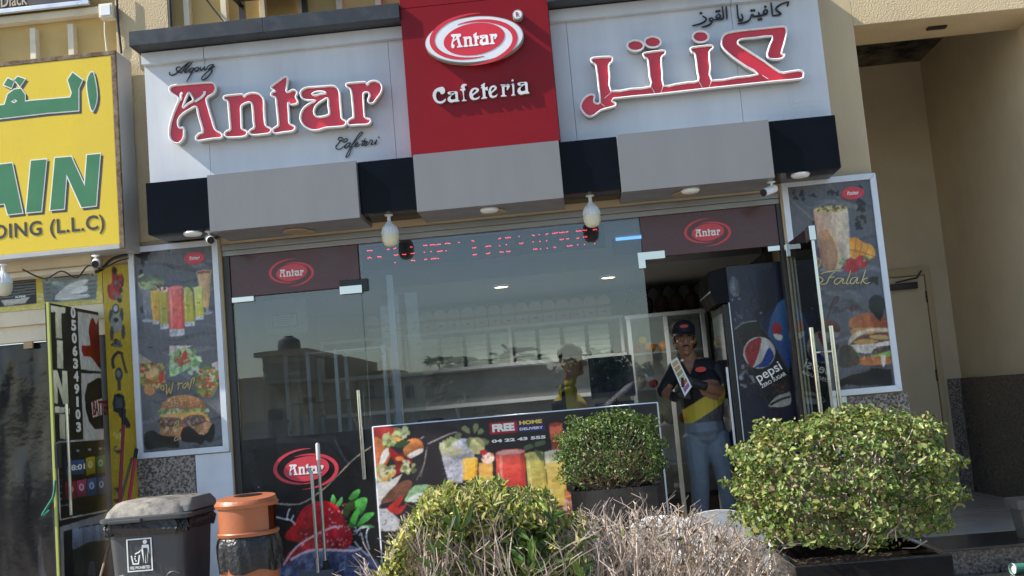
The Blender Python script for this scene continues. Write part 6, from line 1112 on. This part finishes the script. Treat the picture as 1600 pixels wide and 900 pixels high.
def bush(label, cx, cy, z0, r, n, size, cols, asp, seed):
    t = thing('potted_bush', label, 'bush', (cx, cy, z0), 'clipped bushes in black planters'); c = (cx, cy, z0+r[2]*.97)
    p, q = superpts(n, c, r, 3.0, .74, 1.07, .075, -.86 if seed == 1 else -.62); q = q/np.linalg.norm(q, axis=1)[:, None]+.85*nrg.randn(len(q), 3)+np.array((0, 0, .35)); leaves('foliage', t, p, q, size, asp, cols, LEAF)
    m_ = MB(); rs = random.Random(seed)
    for k in range(150):
        a = rs.uniform(0, 2*math.pi); rr = math.sqrt(rs.random()); st_ = Vector((cx+.25*r[0]*rr*math.cos(a), cy+.25*r[1]*rr*math.sin(a), z0+.0)); b = rs.uniform(0, 2*math.pi); u = rs.uniform(.35, 1.0); en = Vector((cx+r[0]*u*math.cos(b), cy+r[1]*u*math.sin(b), z0+r[2]*rs.uniform(.25, 1.8)))
        md = st_.lerp(en, .5)+Vector((rs.uniform(-.05, .05), rs.uniform(-.05, .05), rs.uniform(-.02, .05))); m_.tube([st_, md, en], [.006, .004, .0018], 4)
    for k in range(230):
        a = rs.uniform(0, 2*math.pi); q1 = Vector((cx+r[0]*rs.uniform(.55, .98)*math.cos(a), cy+r[1]*rs.uniform(.55, .98)*math.sin(a), z0+r[2]*rs.uniform(.05, 1.0))); q2 = q1+Vector((rs.uniform(-.09, .09), rs.uniform(-.09, .06), rs.uniform(-.03, .09))); m_.tube([q1, q1.lerp(q2, .5)+Vector((0, 0, rs.uniform(-.015, .015))), q2], [.0028, .002, .001], 3)
    m_.build('branches', TWIG if seed == 1 else STEM, t, kind='stuff'); return t
def planter(label, cx, cy, w_, d_, z0, z1):
    t = thing('planter_box', label, 'planter', (cx, cy, z0), 'black planter boxes'); G_ = mat('gloss_black_planter', (.012, .011, .011), .13, coat=.3, bump=.04, bscale=14); m_ = MB(); e = .025
    m_.box(cx-w_/2, cx+w_/2, cy-d_/2, cy-d_/2+e, z0, z1, .004).box(cx-w_/2, cx+w_/2, cy+d_/2-e, cy+d_/2, z0, z1, .004); m_.build('side', G_, t) if False else None
    for a in ((cx-w_/2, cx+w_/2, cy-d_/2, cy-d_/2+e), (cx-w_/2, cx+w_/2, cy+d_/2-e, cy+d_/2), (cx-w_/2, cx-w_/2+e, cy-d_/2+e+.0005, cy+d_/2-e-.0005), (cx+w_/2-e, cx+w_/2, cy-d_/2+e+.0005, cy+d_/2-e-.0005)): box1('side_panel', G_, t, *a, z0, z1, b=.004)
    box1('soil', SOIL, t, cx-w_/2+e, cx+w_/2-e, cy-d_/2+e, cy+d_/2-e, z0+.1, z1-.05); return t
planter('black planter box in front of the banner below the small bush', .16, -.36, .57, .50, .3015, .85)
GC = [(.10, .17, .03), (.15, .23, .045), (.25, .32, .075), (.06, .11, .025), (.33, .37, .13), (.30, .30, .08), (.18, .13, .06)]
bush('small round clipped bush in the planter before the banner', .17, -.36, .80, (.335, .29, .27), 5200, .023, [(.055, .11, .024), (.085, .155, .032), (.15, .22, .055), (.04, .08, .02), (.22, .27, .09)], .62, 2)
fx0, fz0 = P(1242, 885, -4.11); planter('glossy black planter box nearest the camera at lower right', fx0+.265, -3.85, .53, .52, .002, fz0)
bush('large clipped bush nearest the camera at lower right', P(1316, 750, -3.85)[0], -3.85, .835, (.355, .33, .232), 12500, .0205, GC, .68, 1)
# hedge
st('planting_bed', SOIL, -2.2, 2.2, -4.1, -3.3, .004, .09)
hg = thing('hedge', 'low clipped hedge, leafy at its left end and bare twigs along the rest', 'hedge', (0, -3.7, .09))
YH = -3.7
prof = [P(x, y, YH) for x, y in ((618, 880), (628, 835), (645, 800), (680, 772), (735, 757), (800, 762), (850, 780), (890, 806))]
def ztop(x, pr): 
    for (a, za), (b, zb) in zip(pr[:-1], pr[1:]):
        if a <= x <= b: return za+(zb-za)*(x-a)/(b-a)
    return pr[0][1] if x < pr[0][0] else pr[-1][1]
pos, nr, dr_ = [], [], []; x0h, x1h = prof[0][0], prof[-1][0]
while len(pos) < 10000:
    x = rng.uniform(x0h-.03, x1h+.06); zt_ = ztop(x, prof)+.018*math.sin(31*x+1)+.012*math.sin(67*x); y = YH+rng.uniform(-.30, .30); ed = 1-((y-YH)/.32)**2; top_ = zt_-.10*(1-ed)
    dpt = abs(rng.gauss(0, .045)) if rng.random() < .72 else rng.uniform(0, .5)
    if rng.random() < .25: y = YH-.30+abs(rng.gauss(0, .03)); z = rng.uniform(.55, top_)
    else: z = top_-dpt
    side = (x-(x0h+x1h)/2)/(x1h-x0h)
    if z < .99 and x > x0h+.09 and y < YH+.1 and rng.random() < .86: continue
    pos.append((x, y, z)); nr.append((side*1.2+rng.gauss(0, .5), -.5+rng.gauss(0, .5), .5+rng.gauss(0, .4))); dr_.append((rng.gauss(0, .5)+side*.5, -.1+rng.gauss(0, .4), .9))
leaves('foliage', hg, pos, nr, .036, .30, [(.40, .43, .085), (.30, .36, .07), (.50, .49, .14), (.13, .20, .04), (.50, .45, .19), (.35, .30, .14)], LEAF, .15, dr_)
pos, nr, dr_ = [], [], []
for k in range(46):                                       # broad shoots left on the bare part
    cx0 = rng.choice([rng.uniform(-.62, .0), rng.uniform(-.34, -.12)]); cy0 = YH-.26+rng.uniform(-.06, .1); cz0 = rng.uniform(.74, 1.0)
    for j in range(rng.randint(3, 6)): pos.append((cx0+rng.gauss(0, .012), cy0, cz0+rng.uniform(-.03, .03))); nr.append((rng.gauss(0, .6), -1, rng.gauss(.3, .4))); dr_.append((rng.gauss(0, .7), -.2, 1))
leaves('broad_shoots', hg, pos, nr, .085, .27, [(.13, .24, .04), (.08, .16, .03), (.22, .32, .07)], LEAF, .1, dr_)
tp = [P(x, y, YH) for x, y in ((612, 880), (650, 800), (760, 790), (860, 812), (900, 815), (950, 803), (1010, 800), (1060, 800), (1100, 812), (1140, 828), (1175, 842), (1205, 868), (1225, 900))]
m_ = MB(); rs = random.Random(5)
def twig(p, d, L, r, lvl):
    q = p+d*L*.5+Vector((rs.gauss(0, .012), rs.gauss(0, .012), 0)); e = p+d*L+Vector((rs.gauss(0, .02), rs.gauss(0, .02), 0)); m_.tube([p, q, e], [r, r*.85, r*.6], 4 if lvl < 2 else 3)
    if lvl >= 3: return
    for k in range(rs.randint(2, 3)):
        b = p.lerp(e, rs.uniform(.35, 1)) if k else e; nd = (d+Vector((rs.gauss(0, .38), rs.gauss(0, .38), rs.gauss(.15, .2)))).normalized(); l2 = L*rs.uniform(.45, .75); lim = ztop(b.x, tp)+rs.uniform(-.04, .05)
        if b.z+nd.z*l2 > lim: l2 = max(.02, (lim-b.z)/max(.3, nd.z))
        if b.z < lim-.01: twig(b, nd, l2, r*.72, lvl+1)
for k in range(235):
    x = rs.uniform(tp[0][0], tp[-1][0]+.05); y = YH+rs.uniform(-.27, .27); zt_ = ztop(x, tp); twig(Vector((x, y, .10)), Vector((rs.gauss(0, .12), rs.gauss(0, .1), 1)).normalized(), (zt_-.1)*rs.uniform(.45, .6), rs.uniform(.0042, .0068), 0)
m_.build('bare_twigs', TWIG, hg, kind='stuff')
pos, nr = [], []
for k in range(420): x = rng.uniform(tp[0][0], tp[-1][0]-.05); pos.append((x, YH+rng.uniform(-.28, .28), rng.uniform(.5, ztop(x, tp)-.02))); nr.append((rng.gauss(0, 1), rng.gauss(0, 1), rng.gauss(0, 1)))
leaves('dead_leaves', hg, pos, nr, .026, .45, [(.22, .15, .07), (.30, .22, .11), (.15, .10, .05), (.16, .19, .05)], LEAF, .5)

# ------------------------------------------------------------------ white plastic chairs
def chair(label):
    t = thing('plastic_chair', label, 'chair', (0, 0, 0), 'white plastic chairs behind the hedge')
    MB().box(-.21, .21, -.21, .21, .425, .448, .01).build('seat', WPLAST, t)
    m_ = MB(); n = 12; pr = []
    for k in range(n+1): a = math.pi*k/n; pr.append((.215*math.cos(a), .66+.185*math.sin(a)**.7))
    pr = [(.20, .46)]+pr+[(-.20, .46)]
    for x, z in pr: pass
    k = len(pr); f = [(x, .20+.10*((z-.45)/.4)+.04*(1-(x/.22)**2), z) for x, z in pr]; b = [(x, y+.022, z) for x, y, z in f]; m_.add(f+b, [tuple(range(k)), tuple(range(2*k-1, k-1, -1))]+[(i, k+i, k+(i+1) % k, (i+1) % k) for i in range(k)]); m_.build('backrest', WPLAST, t)
    for sx in (-1, 1):
        for sy in (-1, 1): MB().tube([(sx*.19, sy*.19, .43), (sx*.225, sy*.23, .003)], [.024, .018], 8).build('leg', WPLAST, t)
        MB().tube(cr_smooth([(sx*.22, -.20, .44), (sx*.235, -.19, .64), (sx*.24, .0, .655), (sx*.215, .235, .64)], 3), .02, 8, (.6, 1)).build('armrest', WPLAST, t)
    return t
c0_ = chair('white plastic chair nearest the doorway behind the bare twigs'); c0_.location = (.64, -2.30, .001); c0_.scale = (1.04, 1.04, 1.03); c0_.rotation_euler = (0, 0, R(172))
dup(c0_, (.06, -2.72, .001), 'white plastic chair behind the middle of the bare hedge', R(200)); dup(c0_, (.40, -3.05, .001), 'white plastic chair closest to the bare twigs, left of the large bush', R(15))

# ------------------------------------------------------------------ things by the alcove steps
x, z = P(1596, 800, -.45); gc = thing('pedestal_bin', 'grey square pedestal bin on the step at the right picture edge', 'bin', (x+.10, -.45, .304))
loft(MB(), [(.304, .16, .16, .012), (.50, .20, .20, .012)], x+.06, -.45).build('bin_body', mat('grey_stone', (.10, .093, .085), .7), gc); loft(MB(), [(.5005, .24, .24, .012), (.56, .25, .25, .012)], x+.06, -.45).build('bin_rim', mat('grey_stone'), gc)
cpx, cpz = P(1580, 874, -.80); cz = .138+.034
cu = thing('paper_cup', 'crumpled green and white paper cup lying on the lower step at right', 'cup', (cpx, -.8, .139)); d = Vector((.9, .25, 0)).normalized(); c = Vector((cpx, -.80, cz))
MB().tube([c, c+d*.10], [.0335, .027], 16, caps=False).build('cup_wall', mat('green_cup_print', (.05, .20, .13), .5), cu); MB().tube([c-d*.003, c+d*.006], .0345, 16, caps=False).build('cup_rim', WPLAST, cu); MB().tube([c+d*.015, c+d*.018], .0318, 16).build('cup_inside', WPLAST, cu)

# ------------------------------------------------------------------ the street behind the camera, seen mirrored in the glass
def Mx(px, py, D): return P(px, py, D)
st('road_kerb', PAVE, -60, 60, -20.4, -20, -.159, .0)
OCH = stained('villa_ochre', (.62, .49, .31), (.52, .41, .26), .4, .35, .7, .85, .2); VTRIM = mat('villa_trim', (.50, .42, .29), .8); VWIN = mat('villa_dark_window', (.03, .03, .035), .1)
D = 34.
def vx(px): return Mx(px, 600, D)[0]
def vz(px, py): return Mx(px, py, D)[1]
v1 = thing('villa', 'ochre villa with roof tower, balustrade and water tank mirrored in the left glass', 'building', (vx(450), -D-3, -.16))
def vbox(nm, M, x0, x1, zt, par=v1, y0=0., dep=6., zb=-.159): return box1(nm, M, par, x0, x1, -D-dep-y0, -D-y0, zb, zt)
vbox('tower', OCH, vx(413), vx(478), vz(445, 552)); vbox('tower_roof', VTRIM, vx(404), vx(486), vz(445, 548), y0=-.4, dep=6.6, zb=vz(445, 556)); vbox('wing', OCH, vx(330), vx(412.5), vz(380, 592)); vbox('main_block', OCH, vx(479), vx(548), vz(512, 560)); vbox('balcony_slab', VTRIM, vx(425), vx(500), vz(460, 594), y0=-1., dep=.99, zb=vz(460, 599))
vbox('tower_window', VWIN, vx(438), vx(456), vz(445, 563), y0=-.02, dep=.019, zb=vz(445, 572)); vbox('doorway', VWIN, vx(472), vx(492), vz(482, 622), y0=-.02, dep=.019, zb=vz(482, 630)); vbox('ground_window', VWIN, vx(418), vx(440), vz(429, 640), y0=-.02, dep=.019, zb=vz(429, 668))
for k in range(16): x = vx(426+k*4.8); MB().lathe([(.05, 0), (.10, .15), (.05, .32), (.09, .5), (.05, .62)], (x, -D+.9, vz(460, 594)), 8).build('baluster', VTRIM, v1)
vbox('balcony_rail', VTRIM, vx(425), vx(500), vz(460, 594)+.78, y0=-1., dep=.22, zb=vz(460, 594)+.625)
tk = thing('water_tank', 'dark domed water tank on the villa tower mirrored in the left glass', 'water tank', (vx(440), -D-1.5, vz(440, 548))); MB().lathe([(.42, .002), (.45, .05), (.45, .35), (.40, .50), (.22, .60), (.2, .61), (.18, .67), (.02, .67)], (vx(440), -D-1.5, vz(440, 548)), 24).build('tank_body', mat('grey_tank', (.10, .10, .11), .5), tk, smooth=40)
v2 = thing('villa', 'long low brown villa with flat roof mirrored in the middle of the glass', 'building', (vx(640), -D-3, -.16))
box1('block', OCH, v2, vx(549), vx(720), -D-7, -D-1, -.159, vz(630, 584)); box1('parapet', VTRIM, v2, vx(549), vx(720), -D-.999, -D-.85, vz(630, 588), vz(630, 581)); box1('upper_block', OCH, v2, vx(560), vx(600), -D-6, -D-3, vz(630, 584), vz(580, 574))
for px in (570, 600, 632, 665, 695): box1('window', VWIN, v2, vx(px-7), vx(px+7), -D-.999, -D-.97, vz(px, 622), vz(px, 602))
v3 = thing('villa', 'brown villa with tiled roof mirrored near the doorway edge of the glass', 'building', (vx(1040), -D-3, -.16)); box1('block', OCH, v3, vx(985), vx(1090), -D-7, -D-1, -.159, vz(1040, 592)); MB().prismx([(-D-7.3, vz(1040, 592)), (-D-.7, vz(1040, 592)), (-D-4, vz(1040, 580))], vx(980), vx(1095)).build('roof', mat('roof_tile', (.33, .16, .09), .8), v3)
ds_ = thing('satellite_dish', 'pale satellite dish on the low villa roof mirrored in the glass', 'satellite dish', (vx(683), -D-1.5, vz(683, 582))); MB().lathe([(.01, .14), (.3, .1), (.5, .02), (.55, 0), (.5, .0), (.3, .08), (.01, .12)], (vx(683), -D-1.2, vz(683, 566)), 20, caps=False).build('dish', VTRIM, ds_); MB().tube([(vx(683), -D-1.4, vz(683, 584)), (vx(683), -D-1.2, vz(683, 566))], .04, 6).build('mast', VTRIM, ds_)
tag(box1('boundary_wall', stained('grey_wall', (.33, .31, .28), (.25, .23, .21), .5, .4, .7), None, -30, 30, -28.2, -28, -.159, 1.75), 'long pale boundary wall across the street mirrored in the glass', 'wall')
def tree(lab, px, D_, zt_, zb_, rx, n, cols, palm=False):
    x, zt2 = Mx(px, zt_, D_); zb2 = Mx(px, zb_, D_)[1]; y = -D_; t = thing('palm_tree' if palm else 'tree', lab, 'tree', (x, y, -.16))
    if palm:
        MB().tube([(x, y, -.159), (x+.1, y, (zt2)/2), (x+.05, y, zt2-.6)], [.22, .17, .15], 10).build('trunk', mat('palm_trunk', (.12, .09, .06), .9, bump=.8, bscale=12), t); pos, nr, dd = [], [], []
        for k in range(26):
            a = k*2.4; el = rng.uniform(-.5, 1.0); c_ = Vector((x+.05, y, zt2-.6))
            for j in range(26):
                s = .2+j*.075; p = c_+Vector((math.cos(a)*s, math.sin(a)*s, s*el-.28*s*s))
                for sd_ in (-1, 1): pos.append(p); nr.append((rng.gauss(0, .3), rng.gauss(0, .3), 1)); dd.append((math.cos(a)-sd_*math.sin(a)*1.2, math.sin(a)+sd_*math.cos(a)*1.2, -.4))
        leaves('crown', t, pos, nr, .5, .10, cols, LEAF, .1, dd)
    else:
        MB().tube([(x, y, -.159), (x+.05, y, zb2+.3), (x, y, (zb2+zt2)/2)], [.16, .11, .06], 8).build('trunk', STEM, t); p, q = superpts(n, (x, y, (zt2+max(.6, zb2))/2), (rx, rx, max(.8, (zt2-max(.6, zb2))/2)), 2.1, .45, 1.05, .16); q = q/np.linalg.norm(q, axis=1)[:, None]+.9*nrg.randn(len(q), 3); leaves('crown', t, p, q, .22, .6, cols, LEAF)
DG = [(.03, .055, .015), (.045, .075, .02), (.06, .09, .03)]
tree('palm tree across the street mirrored in the window', 757, 30., 562, 640, 1, 0, DG, True)
tree('dark rounded tree across the street mirrored left of the worker', 800, 31., 586, 640, 1.3, 2600, DG); tree('low dark tree across the street mirrored beside the rounded tree', 832, 32., 597, 640, 1.2, 2000, DG); tree('dark tree across the street mirrored near the till', 925, 30., 560, 640, 1.5, 2600, DG); tree('dark tree across the street mirrored by the doorway edge', 1012, 33., 574, 640, 1.1, 2000, DG)
# parked white off-roader across from the shop
cw = thing('parked_car', 'white parked off-road car facing left, mirrored in the glass above the banner', 'car', (1.3, -10.6, -.16))
CARW = mat('white_car_paint', (.75, .76, .76), .25, coat=.6); yc0, yc1 = -11.4, -9.6
body = [(-1.15, .32), (-1.2, .75), (-1.05, .98), (.05, 1.10), (.35, 1.16), (3.45, 1.18), (3.5, .85), (3.45, .32)]
MB().prism(body, yc0, yc1).build('body', CARW, cw); cab = [(.12, 1.165), (.85, 1.66), (1.1, 1.72), (3.1, 1.72), (3.42, 1.181), (.36, 1.162)]
MB().prism([(.15, 1.182), (.88, 1.65), (1.1, 1.70), (3.1, 1.70), (3.40, 1.182)], yc0+.14, yc1-.14).build('cabin', VWIN, cw); MB().prism([(.80, 1.701), (1.05, 1.76), (3.12, 1.77), (3.2, 1.701)], yc0+.10, yc1-.10).build('roof', CARW, cw)
for y in (yc0+.125, yc1-.155):
    for a, b in (((.14, 1.182), (.86, 1.70)), ((1.75, 1.182), (1.75, 1.70)), ((2.75, 1.182), (2.75, 1.70)), ((3.42, 1.182), (3.12, 1.70))): MB().tube([(a[0], y+.015, a[1]), (b[0], y+.015, b[1])], .035, 6).build('pillar', CARW, cw)
for x in (-.45, 2.65):
    for y in (yc0+.1, yc1-.1): wh = MB().tube([(x, y-.11, .20), (x, y+.11, .20)], .36, 24).build('wheel', BLKP, cw); MB().tube([(x, y-.115, .20), (x, y+.115, .20)], .2, 16).build('rim', ALU, wh)
for y in (yc0+.25, yc1-.25): MB().box(-1.215, -1.16, y-.12, y+.12, .72, .86, .02).build('headlight', WPLAST, cw)
MB().box(.30, .42, yc1-.02, yc1+.17, 1.20, 1.38, .03).build('wing_mirror', BLKP, cw); MB().box(-1.28, -1.14, yc0+.05, yc1-.05, .34, .58, .03).build('bumper', DARKP, cw)
empties_fix()
